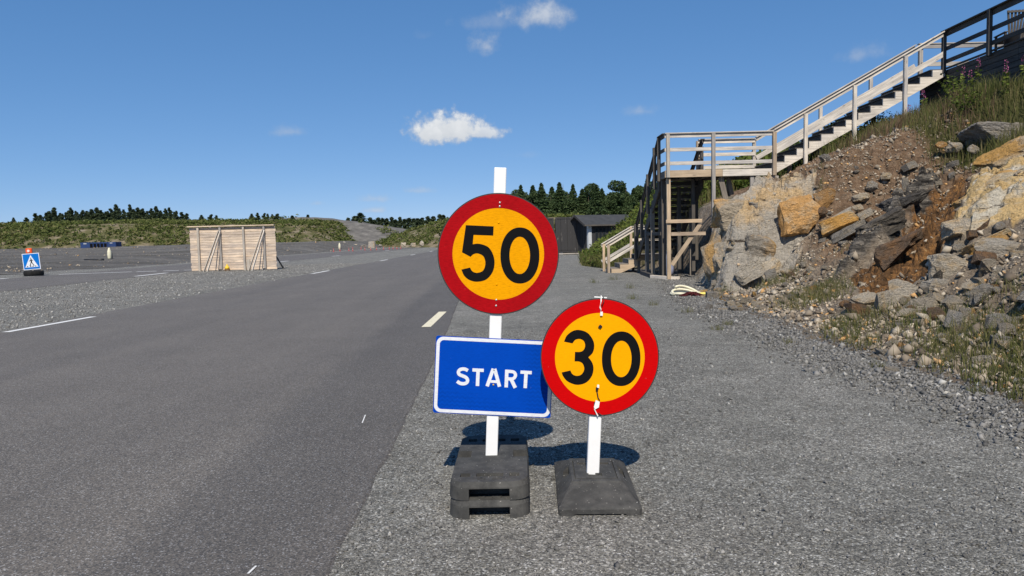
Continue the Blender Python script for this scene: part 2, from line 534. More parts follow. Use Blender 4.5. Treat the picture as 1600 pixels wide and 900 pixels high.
# far banks: earth with scrub
nt, b = mat('bank_earth', 0.95, 0.1)
pos = geo_pos(nt)
c = ramp_n(nt, noise(nt, pos, .35, 7, .68), [(.34, (.065, .07, .028)), (.48, (.11, .104, .046)), (.58, (.2, .165, .11)), (.75, (.34, .3, .24))])
link(nt, c, b.inputs['Base Color'])
nt, b = mat('spoil', 0.95, 0.1)
pos = geo_pos(nt)
c = ramp_n(nt, noise(nt, pos, .5, 8, .72), [(.3, (.09, .086, .08)), (.52, (.15, .142, .13)), (.72, (.26, .245, .22))])
link(nt, c, b.inputs['Base Color'])
nt, b = mat('terrace_gravel', 0.95, 0.1)
pos = geo_pos(nt)
mp = node(nt, 'ShaderNodeMapping')
mp.inputs['Scale'].default_value = (.05, .5, 1)
link(nt, pos, mp.inputs[0])
c = ramp_n(nt, noise(nt, mp.outputs[0], 1.0, 7, .68), [(.3, (.1, .094, .084)), (.52, (.16, .153, .142)), (.72, (.24, .228, .21))])
c2 = ramp_n(nt, noise(nt, pos, 3.0, 6, .75), [(.35, .7), (.6, 1.1), (.78, 1.8)])
c = mix_n(nt, .8, c, c2, 'MULTIPLY')
link(nt, c, b.inputs['Base Color'])
bump(nt, b, noise(nt, pos, 1.2, 8, .75), .9, .5)


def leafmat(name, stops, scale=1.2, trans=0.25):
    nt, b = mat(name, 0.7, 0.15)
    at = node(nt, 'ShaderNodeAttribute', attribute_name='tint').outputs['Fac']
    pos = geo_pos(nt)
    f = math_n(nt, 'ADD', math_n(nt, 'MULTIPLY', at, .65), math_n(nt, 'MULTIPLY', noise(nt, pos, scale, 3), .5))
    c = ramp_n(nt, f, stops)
    link(nt, c, b.inputs['Base Color'])
    tr = node(nt, 'ShaderNodeBsdfTranslucent')
    link(nt, c, tr.inputs[0])
    mx = node(nt, 'ShaderNodeMixShader', i_0=trans)
    out = nt.nodes['Material Output']
    link(nt, b.outputs[0], mx.inputs[1])
    link(nt, tr.outputs[0], mx.inputs[2])
    link(nt, mx.outputs[0], out.inputs[0])


leafmat('spruce_needles', [(.2, (.034, .056, .026)), (.6, (.07, .11, .044)), (.9, (.115, .155, .062))], .6)
leafmat('far_needles', [(.2, (.044, .063, .038)), (.6, (.078, .108, .056)), (.9, (.12, .15, .074))], .3)
leafmat('scrub_leaf', [(.2, (.045, .062, .017)), (.5, (.09, .118, .03)), (.75, (.145, .165, .048)), (.95, (.22, .19, .09))], .12)
leafmat('bush_leaf', [(.2, (.035, .058, .012)), (.5, (.085, .125, .022)), (.9, (.17, .2, .045))], .8)
leafmat('grass_blade', [(.15, (.05, .068, .016)), (.4, (.1, .118, .032)), (.65, (.15, .145, .055)), (.9, (.28, .23, .12))], .7, .3)
leafmat('grass_red', [(.15, (.055, .045, .022)), (.4, (.11, .075, .045)), (.62, (.17, .105, .07)), (.85, (.25, .17, .11))], .7, .3)
leafmat('dark_leaf', [(.2, (.012, .022, .008)), (.6, (.03, .048, .014)), (.9, (.06, .085, .025))], .8)


# ------------------------------------------------------------------ mesh helpers
def mk_obj(name, me, m=None, parent=None, label=None, cat=None, group=None, kind=None, loc=None):
    o = bpy.data.objects.new(name, me)
    COL.objects.link(o)
    if m and me is not None and len(me.materials) == 0:
        me.materials.append(MATS[m])
    if parent is not None:
        o.parent = parent
    if loc is not None:
        o.location = loc
    tag(o, label, cat, group, kind)
    return o


def tag(o, label=None, cat=None, group=None, kind=None):
    for k, v in (('label', label), ('category', cat), ('group', group), ('kind', kind)):
        if v:
            o[k] = v
    return o


def empty(name, loc, label, cat, group=None, rot=(0, 0, 0)):
    o = bpy.data.objects.new(name, None)
    o.empty_display_size = 0.2
    COL.objects.link(o)
    o.location = loc
    o.rotation_euler = rot
    return tag(o, label, cat, group)


def np_mesh(name, v, f, tint=None, smooth=False):
    """v (N,3), f (M,k); tint per face."""
    me = bpy.data.meshes.new(name)
    v = np.asarray(v, np.float32)
    f = np.asarray(f, np.int32)
    me.vertices.add(len(v))
    me.vertices.foreach_set('co', v.ravel())
    k = f.shape[1]
    me.loops.add(f.size)
    me.loops.foreach_set('vertex_index', f.ravel())
    me.polygons.add(len(f))
    me.polygons.foreach_set('loop_start', np.arange(0, f.size, k, dtype=np.int32))
    me.polygons.foreach_set('loop_total', np.full(len(f), k, np.int32))
    if smooth:
        me.polygons.foreach_set('use_smooth', np.ones(len(f), bool))
    me.update(calc_edges=True)
    if tint is not None:
        at_ = me.attributes.new('tint', 'FLOAT', 'FACE')
        at_.data.foreach_set('value', np.asarray(tint, np.float32))
    return me


class MB:
    def __init__(s):
        s.v, s.f = [], []

    def add(s, vs, fs):
        n = len(s.v)
        s.v += [tuple(q) for q in vs]
        s.f += [tuple(i+n for i in q) for q in fs]
        return s

    def box(s, c, d, M=None):
        x, y, z = d[0]/2, d[1]/2, d[2]/2
        vs = [Vector((sx*x, sy*y, sz*z)) for sx in (-1, 1) for sy in (-1, 1) for sz in (-1, 1)]
        if M:
            vs = [M @ q for q in vs]
        vs = [q+Vector(c) for q in vs]
        return s.add(vs, [(0, 1, 3, 2), (4, 6, 7, 5), (0, 4, 5, 1), (2, 3, 7, 6), (0, 2, 6, 4), (1, 5, 7, 3)])

    def prism(s, poly, axis, a, b_):
        """poly 2D CCW in the plane; axis 'y': poly is (x,z) extruded along y from a to b."""
        n = len(poly)
        if axis == 'y':
            vs = [(p[0], a, p[1]) for p in poly]+[(p[0], b_, p[1]) for p in poly]
        elif axis == 'z':
            vs = [(p[0], p[1], a) for p in poly]+[(p[0], p[1], b_) for p in poly]
        else:
            vs = [(a, p[0], p[1]) for p in poly]+[(b_, p[0], p[1]) for p in poly]
        fs = [tuple(range(n)), tuple(range(2*n-1, n-1, -1))]
        fs += [(i, i+n, (i+1) % n+n, (i+1) % n) for i in range(n)]
        return s.add(vs, fs)

    def lathe(s, prof, n=20, c=(0, 0, 0)):
        base = len(s.v)
        for (r, z) in prof:
            for i in range(n):
                t = 2*math.pi*i/n
                s.v.append((c[0]+r*math.cos(t), c[1]+r*math.sin(t), c[2]+z))
        for j in range(len(prof)-1):
            for i in range(n):
                a = base+j*n+i
                b_ = base+j*n+(i+1) % n
                s.f.append((a, b_, b_+n, a+n))
        s.f.append(tuple(base+i for i in range(n))[::-1])
        s.f.append(tuple(base+(len(prof)-1)*n+i for i in range(n)))
        return s

    def tube(s, pts, rad, n=8):
        base = len(s.v)
        P = [Vector(p) for p in pts]
        for i, p in enumerate(P):
            d = (P[min(i+1, len(P)-1)]-P[max(i-1, 0)]).normalized()
            a = d.cross(Vector((0, 0, 1)))
            if a.length < 1e-3:
                a = Vector((1, 0, 0))
            a.normalize()
            b_ = d.cross(a)
            rr = rad[i] if isinstance(rad, (list, tuple)) else rad
            for k in range(n):
                t = 2*math.pi*k/n
                s.v.append(tuple(p+a*rr*math.cos(t)+b_*rr*math.sin(t)))
        for j in range(len(P)-1):
            for k in range(n):
                a = base+j*n+k
                b_ = base+j*n+(k+1) % n
                s.f.append((a, b_, b_+n, a+n))
        s.f.append(tuple(base+k for k in range(n)))
        s.f.append(tuple(base+(len(P)-1)*n+k for k in range(n))[::-1])
        return s

    def mesh(s, name, smooth=False):
        me = bpy.data.meshes.new(name)
        me.from_pydata(s.v, [], s.f)
        bm = bmesh.new()
        bm.from_mesh(me)
        bmesh.ops.recalc_face_normals(bm, faces=bm.faces)
        bm.to_mesh(me)
        bm.free()
        if smooth:
            for p in me.polygons:
                p.use_smooth = True
        me.update()
        return me

    def build(s, name, m, parent=None, smooth=False, bevel=0.0, **kw):
        me = s.mesh(name, smooth)
        if bevel:
            bevel_mesh(me, bevel)
        return mk_obj(name, me, m, parent, **kw)


def bevel_mesh(me, w, seg=1):
    bm = bmesh.new()
    bm.from_mesh(me)
    bmesh.ops.bevel(bm, geom=list(bm.edges), offset=w, segments=seg, profile=.5, affect='EDGES', clamp_overlap=True)
    bm.to_mesh(me)
    bm.free()


def cut(o, cutters):
    """boolean-difference boxes (MB) out of a mesh object."""
    for cb in cutters:
        c = bpy.data.objects.new('cutter', cb.mesh('cutter'))
        COL.objects.link(c)
        c.parent = o.parent
        c.matrix_world = o.matrix_world
        md = o.modifiers.new('cut', 'BOOLEAN')
        md.operation = 'DIFFERENCE'
        md.solver = 'EXACT'
        md.object = c
        bpy.context.view_layer.update()
        me = bpy.data.meshes.new_from_object(o.evaluated_get(bpy.context.evaluated_depsgraph_get()))
        o.modifiers.clear()
        old = o.data
        o.data = me
        bpy.data.meshes.remove(old)
        bpy.data.objects.remove(c)


def plank(name, p0, p1, w, t, m, parent, side=None, ends=None):
    """board of width w (along 'side'-perpendicular up) and thickness t; long axis local X so the grain follows it."""
    p0, p1 = Vector(p0), Vector(p1)
    d = p1-p0
    L = d.length
    X = d.normalized()
    s = Vector(side) if side else Vector((0, 1, 0))        # thickness direction
    Y = (s-X*s.dot(X)).normalized()
    Z = X.cross(Y)
    bv = min(t, w)*.07
    mb = MB().box((0, 0, 0), (L, t, w))
    me = mb.mesh(name)
    bevel_mesh(me, bv)
    o = mk_obj(name, me, m, parent)
    M = Matrix((X, Y, Z)).transposed().to_4x4()
    M.translation = (p0+p1)/2
    o.matrix_local = M
    return o


rng = np.random.default_rng(7)


# value noise -----------------------------------------------------------
def _h(ix, iy, seed):
    n = (ix.astype(np.int64)*374761393+iy.astype(np.int64)*668265263+seed*974634777) & 0xffffffff
    n = ((n ^ (n >> 13))*1274126177) & 0xffffffff
    return ((n ^ (n >> 16)) & 0xffff)/65535.0


#HILL0
def vnoise(x, y, seed=0):
    x = np.asarray(x, float)
    y = np.asarray(y, float)
    ix, iy = np.floor(x), np.floor(y)
    fx, fy = x-ix, y-iy
    fx = fx*fx*(3-2*fx)
    fy = fy*fy*(3-2*fy)
    a, b_ = _h(ix, iy, seed), _h(ix+1, iy, seed)
    c, d = _h(ix, iy+1, seed), _h(ix+1, iy+1, seed)
    return (a*(1-fx)+b_*fx)*(1-fy)+(c*(1-fx)+d*fx)*fy


def fbm(x, y, seed=0, oct=5, gain=.5):
    s, a, t = 0, 1.0, 0
    for i in range(oct):
        s = s+a*vnoise(np.asarray(x)*2**i, np.asarray(y)*2**i, seed+i)
        t += a
        a *= gain
    return s/t-.5


def sstep(a, b, x):
    t = np.clip((np.asarray(x, float)-a)/(b-a), 0, 1)
    return t*t*(3-2*t)


def hill_toe(y):
    return np.interp(y, [-30, 5, 8, 10.7, 14, 17, 20, 22, 26.2, 27.6, 31, 38, 42, 47],
                     [3.75, 3.7, 3.6, 3.7, 4.1, 4.7, 5.25, 5.9, 5.8, 3.7, 3.1, 3.7, 6, 12])


def cells(x, y, seed, sx, sy):
    """blocky facets: every jittered cell is a plane of its own height and tilt; sx, sy cell size."""
    a, b_ = x/sx, y/sy
    ia, ib = np.floor(a), np.floor(b_)
    best = np.full(np.shape(a), 9e9)
    out = np.zeros(np.shape(a))
    for da in (-1, 0, 1):
        for db in (-1, 0, 1):
            ca, cb = ia+da, ib+db
            pa = ca+.15+.7*_h(ca, cb, seed)
            pb = cb+.15+.7*_h(ca, cb, seed+1)
            d1, d2 = a-pa, b_-pb
            d = d1*d1+d2*d2
            h = (_h(ca, cb, seed+2)-.5)+d1*(_h(ca, cb, seed+3)-.5)*1.1+d2*(_h(ca, cb, seed+4)-.3)*1.4
            k = d < best
            out = np.where(k, h, out)
            best = np.where(k, d, best)
    return out


ZONES = {'tan': [(4.3, 14.5), (5.3, 14.3), (6.1, 14.9), (7.0, 16.0), (7.1, 20.0), (4.5, 20.5)],
         'yellow': [(10.2, 13.6), (9.6, 11.2), (8.7, 10.1), (7.2, 9.3), (6.3, 9.6), (6.6, 10.4), (7.3, 11.5), (8.6, 13.3)],
         'rust': [(9.2, 14.4), (8.5, 13.1), (7.1, 11.2), (6.4, 10.3), (5.2, 9.6), (5.0, 10.6), (5.8, 11.9), (6.6, 12.3), (8.4, 14.2)],
         'dark': [(9.3, 14.7), (8.3, 14.75), (7.0, 13.35), (5.9, 12.45), (5.5, 11.8), (6.5, 12.1), (8.4, 14.2)]}


def zone(name, x, y, soft=.3):
    P = ZONES[name]
    inside = np.zeros(np.shape(x), bool)
    dist = np.full(np.shape(x), 9e9)
    for (ax, ay), (bx, by) in zip(P, P[1:]+P[:1]):
        ex, ey = bx-ax, by-ay
        t = np.clip(((x-ax)*ex+(y-ay)*ey)/(ex*ex+ey*ey), 0, 1)
        dist = np.minimum(dist, np.hypot(x-ax-t*ex, y-ay-t*ey))
        c = ((ay > y) != (by > y)) & (x < (bx-ax)*(y-ay)/((by-ay) if by != ay else 1e-9)+ax)
        inside ^= c
    sd = np.where(inside, dist, -dist)+fbm(x*1.7, y*1.7, 202, 3)*.5
    return sstep(-soft, soft, sd)


def hill(x, y):
    x = np.asarray(x, float)
    y = np.asarray(y, float)
    u = x-hill_toe(y)+fbm(x*.5, y*.5, 91, 3)*.7*sstep(0.3, 1.5, x-hill_toe(y))
    p1 = np.interp(u, [-50, 0, .6, 1.4, 2.6, 8.0, 8.8, 40], [0, 0, .12, .36, 1.0, 4.15, 4.3, 5.6])
    p2 = np.interp(u, [-50, 0, .15, .5, 1.0, 2.5, 6.6, 40], [0, 0, .3, 1.5, 2.2, 2.75, 4.45, 5.6])
    p3 = np.interp(u, [-50, 0, .5, 2, 4.5, 8, 40], [0, 0, .15, 1.1, 3.3, 4.4, 6.0])
    w12 = sstep(14.3, 16.4, y+fbm(x*.6, y*.2, 33, 3)*1.6)
    w23 = sstep(26, 28.5, y)
    z = p1*(1-w12)+p2*w12
    z = z*(1-w23)+p3*w23
    on = sstep(0.15, 1.6, u)
    zy, zr, zd = zone('yellow', x, y, .4), zone('rust', x, y, .15), zone('dark', x, y, .1)
    rock = np.clip(zone('tan', x, y)+zy*.7+zr*.6+zd, 0, 1)
    ca, sa = math.cos(.28), math.sin(.28)
    wx, wy = x*ca+y*sa+fbm(x*1.2, y*1.2, 3, 3)*.35, -x*sa+y*ca+fbm(x*1.2, y*1.2, 5, 3)*.35
    blk = cells(wx, wy, 300, 1.5, .55)*.42+cells(wx, wy, 320, .5, .19)*.15
    fine = cells(wx, wy, 340, .3, .16)*.1
    band = sstep(.9, 2.0, u)*(1-sstep(5.2, 6.3, u))*(1-w23)*sstep(4, 6, y)
    z = z+on*(fbm(x*1.1, y*1.1, 4, 5)*.22+fbm(x*4, y*4, 8, 4)*.07)
    z = z+band*(blk*(.3+.95*rock)+fine*(1+.8*rock))*np.where(y > 19.5, .4, 1)
    zt = zone('tan', x, y)*sstep(.02, .3, u)
    z = z+zt*(1-band)*(blk*1.1+fine*1.6-.1)*np.where(y > 19.5, .3, 1)-zt*sstep(.5, 1.2, u)*.42*(1-sstep(17.5, 19, y))
    z = z+zd*.28*band-zr*.2*band+zy*.1*band
    z = z*(1-sstep(40, 46, y))
    return np.where(u < 0, -.03+np.minimum(0, u)*.02, z)
#HILL1


# ------------------------------------------------------------------ the setting
def grid_mesh(name, xs, ys, zf):
    X, Y = np.meshgrid(xs, ys)
    Z = zf(X, Y)
    v = np.stack([X, Y, Z], -1).reshape(-1, 3)
    nx, ny = len(xs), len(ys)
    i = np.arange((ny-1)*nx).reshape(ny-1, nx)[:, :-1].ravel()
    f = np.stack([i, i+1, i+nx+1, i+nx], -1)
    return np_mesh(name, v, f, smooth=True), X.ravel(), Y.ravel(), Z.ravel()


# ground: one sheet out to the horizon
gv = MB().add([(-3000, -400, 0), (3000, -400, 0), (3000, 5000, 0), (-3000, 5000, 0)], [(0, 1, 2, 3)])
gv.build('ground', 'gravel', kind='structure')


def strip(name, left, right, z, m, wob=0.0, kind='structure', parent=None, th=0.0):
    """left/right: lists of (x,y) with matching counts -> sheet; optional ragged right edge."""
    L, Rr = [], []
    for k in range(len(left)-1):
        n = max(1, int(abs(left[k+1][1]-left[k][1])/0.12)) if wob and left[k][1] < 38 and left[k+1][1] > 0 else 6
        for j in range(n):
            t = j/n
            L.append((left[k][0]*(1-t)+left[k+1][0]*t, left[k][1]*(1-t)+left[k+1][1]*t))
            Rr.append((right[k][0]*(1-t)+right[k+1][0]*t, right[k][1]*(1-t)+right[k+1][1]*t))
    L.append(left[-1])
    Rr.append(right[-1])
    mb = MB()
    for i, (a, c) in enumerate(zip(L, Rr)):
        w = float(fbm(a[1]*3.1, 7.7, 2, 4))*wob if wob else 0
        w2 = float(fbm(a[1]*1.3, 2.7, 6, 4))*wob*1.5 if wob else 0
        mb.v += [(a[0]+w2, a[1], z), (c[0]+w, c[1], z)]
        if th:
            mb.v += [(c[0]+w+.02, c[1], z-th)]
    st_ = 3 if th else 2
    for i in range(len(L)-1):
        j = i*st_
        mb.f.append((j, j+1, j+1+st_, j+st_))
        if th:
            mb.f.append((j+1, j+2, j+2+st_, j+1+st_))
    me = bpy.data.meshes.new(name)
    me.from_pydata(mb.v, [], mb.f)
    me.update()
    return mk_obj(name, me, m, parent, kind=kind)


road = strip('road', [(-7.9, -60), (-7.92, 2.7), (-7.94, 6.3), (-7.97, 10), (-8.1, 15), (-8.45, 40), (-8.9, 80), (-11, 130), (-18, 190)],
             [(-.72, -60), (-.76, 2.7), (-.83, 6.3), (-.95, 10), (-1.15, 15), (-1.5, 40), (-2.0, 80), (-4, 130), (-11, 190)], .009, 'asphalt', .045, th=.012)
side_road = strip('side_road', [(-22.2, -60), (-22.0, 20), (-22.3, 40), (-22.6, 70), (-21.5, 100), (-20.5, 120)],
                  [(-15.6, -60), (-15.75, 20), (-15.9, 40), (-15.5, 70), (-15.0, 100), (-14.2, 120)], .006, 'asphalt', .08)


def marking(x0, y0, x1, y1, w, m, parent, z):
    d = Vector((x1-x0, y1-y0, 0)).normalized()
    n_ = Vector((-d.y, d.x, 0))*w/2
    a, b_ = Vector((x0, y0, z)), Vector((x1, y1, z))
    MB().add([a-n_, b_-n_, b_+n_, a+n_], [(0, 1, 2, 3)]).build('road_marking', m, parent)


marking(-7.9, 10.9, -7.8, 13.05, .13, 'road_paint', road, .0135)
for yy in (30.1, 46.3, 61.3, 77.1, 93):
    marking(-8.2-(yy-30)*.012, yy-1.2, -8.22-(yy-30)*.012, yy+1.6, .16, 'road_paint', road, .0135)
marking(-1.285, 10.35, -1.245, 12.5, .14, 'road_paint_cream', road, .0135)
marking(-1.11, 5.15, -1.085, 4.92, .008, 'road_paint', road, .0135)
marking(-1.05, 2.735, -1.058, 2.67, .01, 'road_paint', road, .0135)
marking(-16.25, 30.4, -16.35, 33.4, .26, 'road_paint', side_road, .0105)
for yy in (48.9, 64.2, 90.9):
    marking(-16.0, yy-1.3, -15.95, yy+1.5, .26, 'road_paint', side_road, .0105)
for a, b_ in (((-22.6, 25.5), (-22.4, 31.2)), ((-22.2, 34.5), (-20.6, 35.3)), ((-20.6, 35.3), (-19.3, 35.8)), ((-19.1, 35.85), (-18.2, 36.1)),
              ((-17.9, 36.2), (-17.2, 36.4)), ((-16.95, 36.45), (-16.2, 36.6))):
    marking(*a, *b_, .32, 'road_paint', side_road, .0105)

# right-hand hillside ------------------------------------------------------
xs = np.concatenate([np.arange(2.4, 10.6, .045), np.arange(10.6, 16, .2), np.arange(16, 45, 1.0)])
ys = np.concatenate([np.arange(-25, 3, .8), np.arange(3, 6, .1), np.arange(6, 19, .045), np.arange(19, 22, .1), np.arange(22, 48, .3)])
me, X, Y, Z = grid_mesh('hillside', xs, ys, hill)
U = X-hill_toe(Y)
far = sstep(26, 28, Y)
soil = np.clip(sstep(12.3, 14, Y)*sstep(1.6, 2.6, U)*.95+sstep(3.2, 4.2, U)*.75*(Y < 14)+.18, 0, 1)*(1-far)
topline = np.interp(Y, [6, 13, 17, 20, 24], [5.3, 5.4, 4.5, 3.3, 2.6])
moss = np.clip(sstep(0, .7, U-topline)+far+.75*sstep(.1, .5, U)*(1-sstep(1.3, 2.0, U))*sstep(.46, .6, fbm(X*.5, Y*.5, 50, 3)+.5), 0, 1)
moss = np.where((Y > 12.5) & (Y < 22) & (U < topline-.3), moss*.3, moss)
rust = zone('rust', X, Y)
for nm, val in (('soil', soil), ('moss', moss), ('rust', rust), ('tan', zone('tan', X, Y)), ('yellow', zone('yellow', X, Y)), ('dark', zone('dark', X, Y))):
    at_ = me.attributes.new(nm, 'FLOAT', 'POINT')
    at_.data.foreach_set('value', val.astype(np.float32))
me.polygons.foreach_set('use_smooth', np.zeros(len(me.polygons), bool))
mk_obj('hillside', me, 'hillside_soil', kind='structure')


# far left: terrace and scrub bank, spoil mound, right bank --------------------
def terrace_z(x, y):
    d = np.clip((-23.5-x)/30, 0, 1)
    t = sstep(44, 56, y)*.35+sstep(70, 82, y)*.5+sstep(96, 112, y)*.4
    step = fbm(x*.12, y*.3, 70, 5)*.5
    return (t+step*sstep(40, 60, y))*sstep(-23.5, -30, x)*1.0-.02+(.03+fbm(x*.8, y*.8, 3, 3)*.1)*sstep(-23.5, -25, x)


me, *_ = grid_mesh('gravel_terrace', np.linspace(-160, -23, 160), np.linspace(36, 150, 150), terrace_z)
mk_obj('gravel_terrace', me, 'terrace_gravel', kind='structure')


def lbank_z(x, y):
    y0 = np.interp(x, [-220, -120, -70, -38, -28], [100, 108, 116, 124, 132])
    u = y-y0
    top = np.interp(x, [-220, -120, -100, -60, -45, -39, -35.5, -32], [4.7, 5.2, 5.7, 5.6, 5.6, 4.8, 2.5, 0])
    z = np.interp(u, [-1, 0, 6, 20, 34, 200], [0, 0, .3, .85, 1.0, 1.0])*top
    return z+sstep(0, 8, u)*(fbm(x*.06, y*.06, 21, 5)*1.6)*np.clip(top/4, 0, 1)+.3*np.clip(top, 0, 1)


me, *_ = grid_mesh('scrub_bank', np.linspace(-220, -27, 150), np.linspace(98, 190, 70), lbank_z)
mk_obj('scrub_bank', me, 'bank_earth', kind='structure')


def mound_z(x, y):
    top = np.interp(x, [-75, -62, -50, -40, -28, -18], [2, 6.2, 7.2, 6.3, 4.1, 1.0])
    u = y-np.interp(x, [-80, -20], [136, 146])
    return np.interp(u, [-1, 0, 22, 40, 80], [-.2, 0, 1, 1.02, .6])*top+fbm(x*.1, y*.1, 44, 6)*1.4*sstep(0, 10, u)


me, *_ = grid_mesh('spoil_mound', np.linspace(-75, -14, 110), np.linspace(134, 210, 90), mound_z)
mk_obj('spoil_mound', me, 'spoil', kind='structure')


def rbank_z(x, y):
    y0 = np.interp(x, [-34, -10, 0, 30, 80], [150, 112, 86, 76, 74])
    u = y-y0
    top = np.interp(x, [-34, -28, -15, -6, 0, 12, 30, 80], [0, 1.3, 4.6, 5.9, 4.9, 3.6, 3.9, 4.3])
    return np.interp(u, [-1, 0, 5, 14, 26, 200], [-.1, 0, .35, .85, 1.0, 1.05])*top+sstep(0, 6, u)*fbm(x*.1, y*.1, 61, 5)*1.2


me, *_ = grid_mesh('scrub_slope', np.linspace(-34, 80, 130), np.linspace(74, 200, 110), rbank_z)
mk_obj('scrub_slope', me, 'bank_earth', kind='structure')

#PART2
# ------------------------------------------------------------------ rocks
def rock_mesh(seed, kind, detail=0):
    r = random.Random(seed)
    bm = bmesh.new()
    if kind == 'round':
        pts = []
        for i in range(34):
            v = Vector((r.gauss(0, 1), r.gauss(0, 1), r.gauss(0, 1))).normalized()
            pts.append(v*r.uniform(.43, .52))
    elif kind == 'slab':
        pts = []
        n = r.randint(5, 7)
        for k in range(n):
            t = 2*math.pi*(k+r.uniform(-.3, .3))/n
            rr = r.uniform(.4, .55)
            for zz in (-.5, .5):
                q = r.uniform(.8, 1.05)
                pts.append(Vector((math.cos(t)*rr*q, math.sin(t)*rr*q, zz*r.uniform(.65, 1.0))))
    else:
        pts = []
        for i in range(15):
            v = Vector((r.uniform(-.5, .5), r.uniform(-.5, .5), r.uniform(-.5, .5)))
            k = max(abs(v.x), abs(v.y), abs(v.z))
            pts.append(v*(.5/k)*r.uniform(.72, 1.0))
    for p in pts:
        bm.verts.new(p)
    g = bmesh.ops.convex_hull(bm, input=bm.verts)
    junk = [e for e in g['geom_interior'] if isinstance(e, bmesh.types.BMVert)]
    if junk:
        bmesh.ops.delete(bm, geom=junk, context='VERTS')
    bmesh.ops.dissolve_limit(bm, angle_limit=R_(9), verts=bm.verts, edges=bm.edges)
    if detail:
        bmesh.ops.bevel(bm, geom=list(bm.edges), offset=.02, segments=1, profile=.5, affect='EDGES', clamp_overlap=True)
        bmesh.ops.triangulate(bm, faces=bm.faces)
        for _ in range(detail):
            bmesh.ops.subdivide_edges(bm, edges=[e for e in bm.edges if e.calc_length() > .06], cuts=1)
            bmesh.ops.triangulate(bm, faces=bm.faces)
        bm.normal_update()
        co = np.array([v.co[:] for v in bm.verts])
        n1 = fbm(co[:, 0]*3+co[:, 2]*2+seed, co[:, 1]*3+co[:, 2]*2.4, seed % 97, 4)+.35*fbm(co[:, 0]*11+co[:, 2]*7, co[:, 1]*11-co[:, 2]*6, seed % 83, 3)
        st_ = co[:, 2]*5+co[:, 0]*1.5+fbm(co[:, 0]*2, co[:, 1]*2, seed % 89, 3)*2
        n2 = (st_-np.floor(st_))*.05
        for v, a, c in zip(bm.verts, n1, n2):
            v.co += v.normal*(float(a)*.17-float(c)*.3)
    else:
        bmesh.ops.triangulate(bm, faces=bm.faces)
    me = bpy.data.meshes.new('rock')
    bm.to_mesh(me)
    bm.free()
    me.update()
    return me


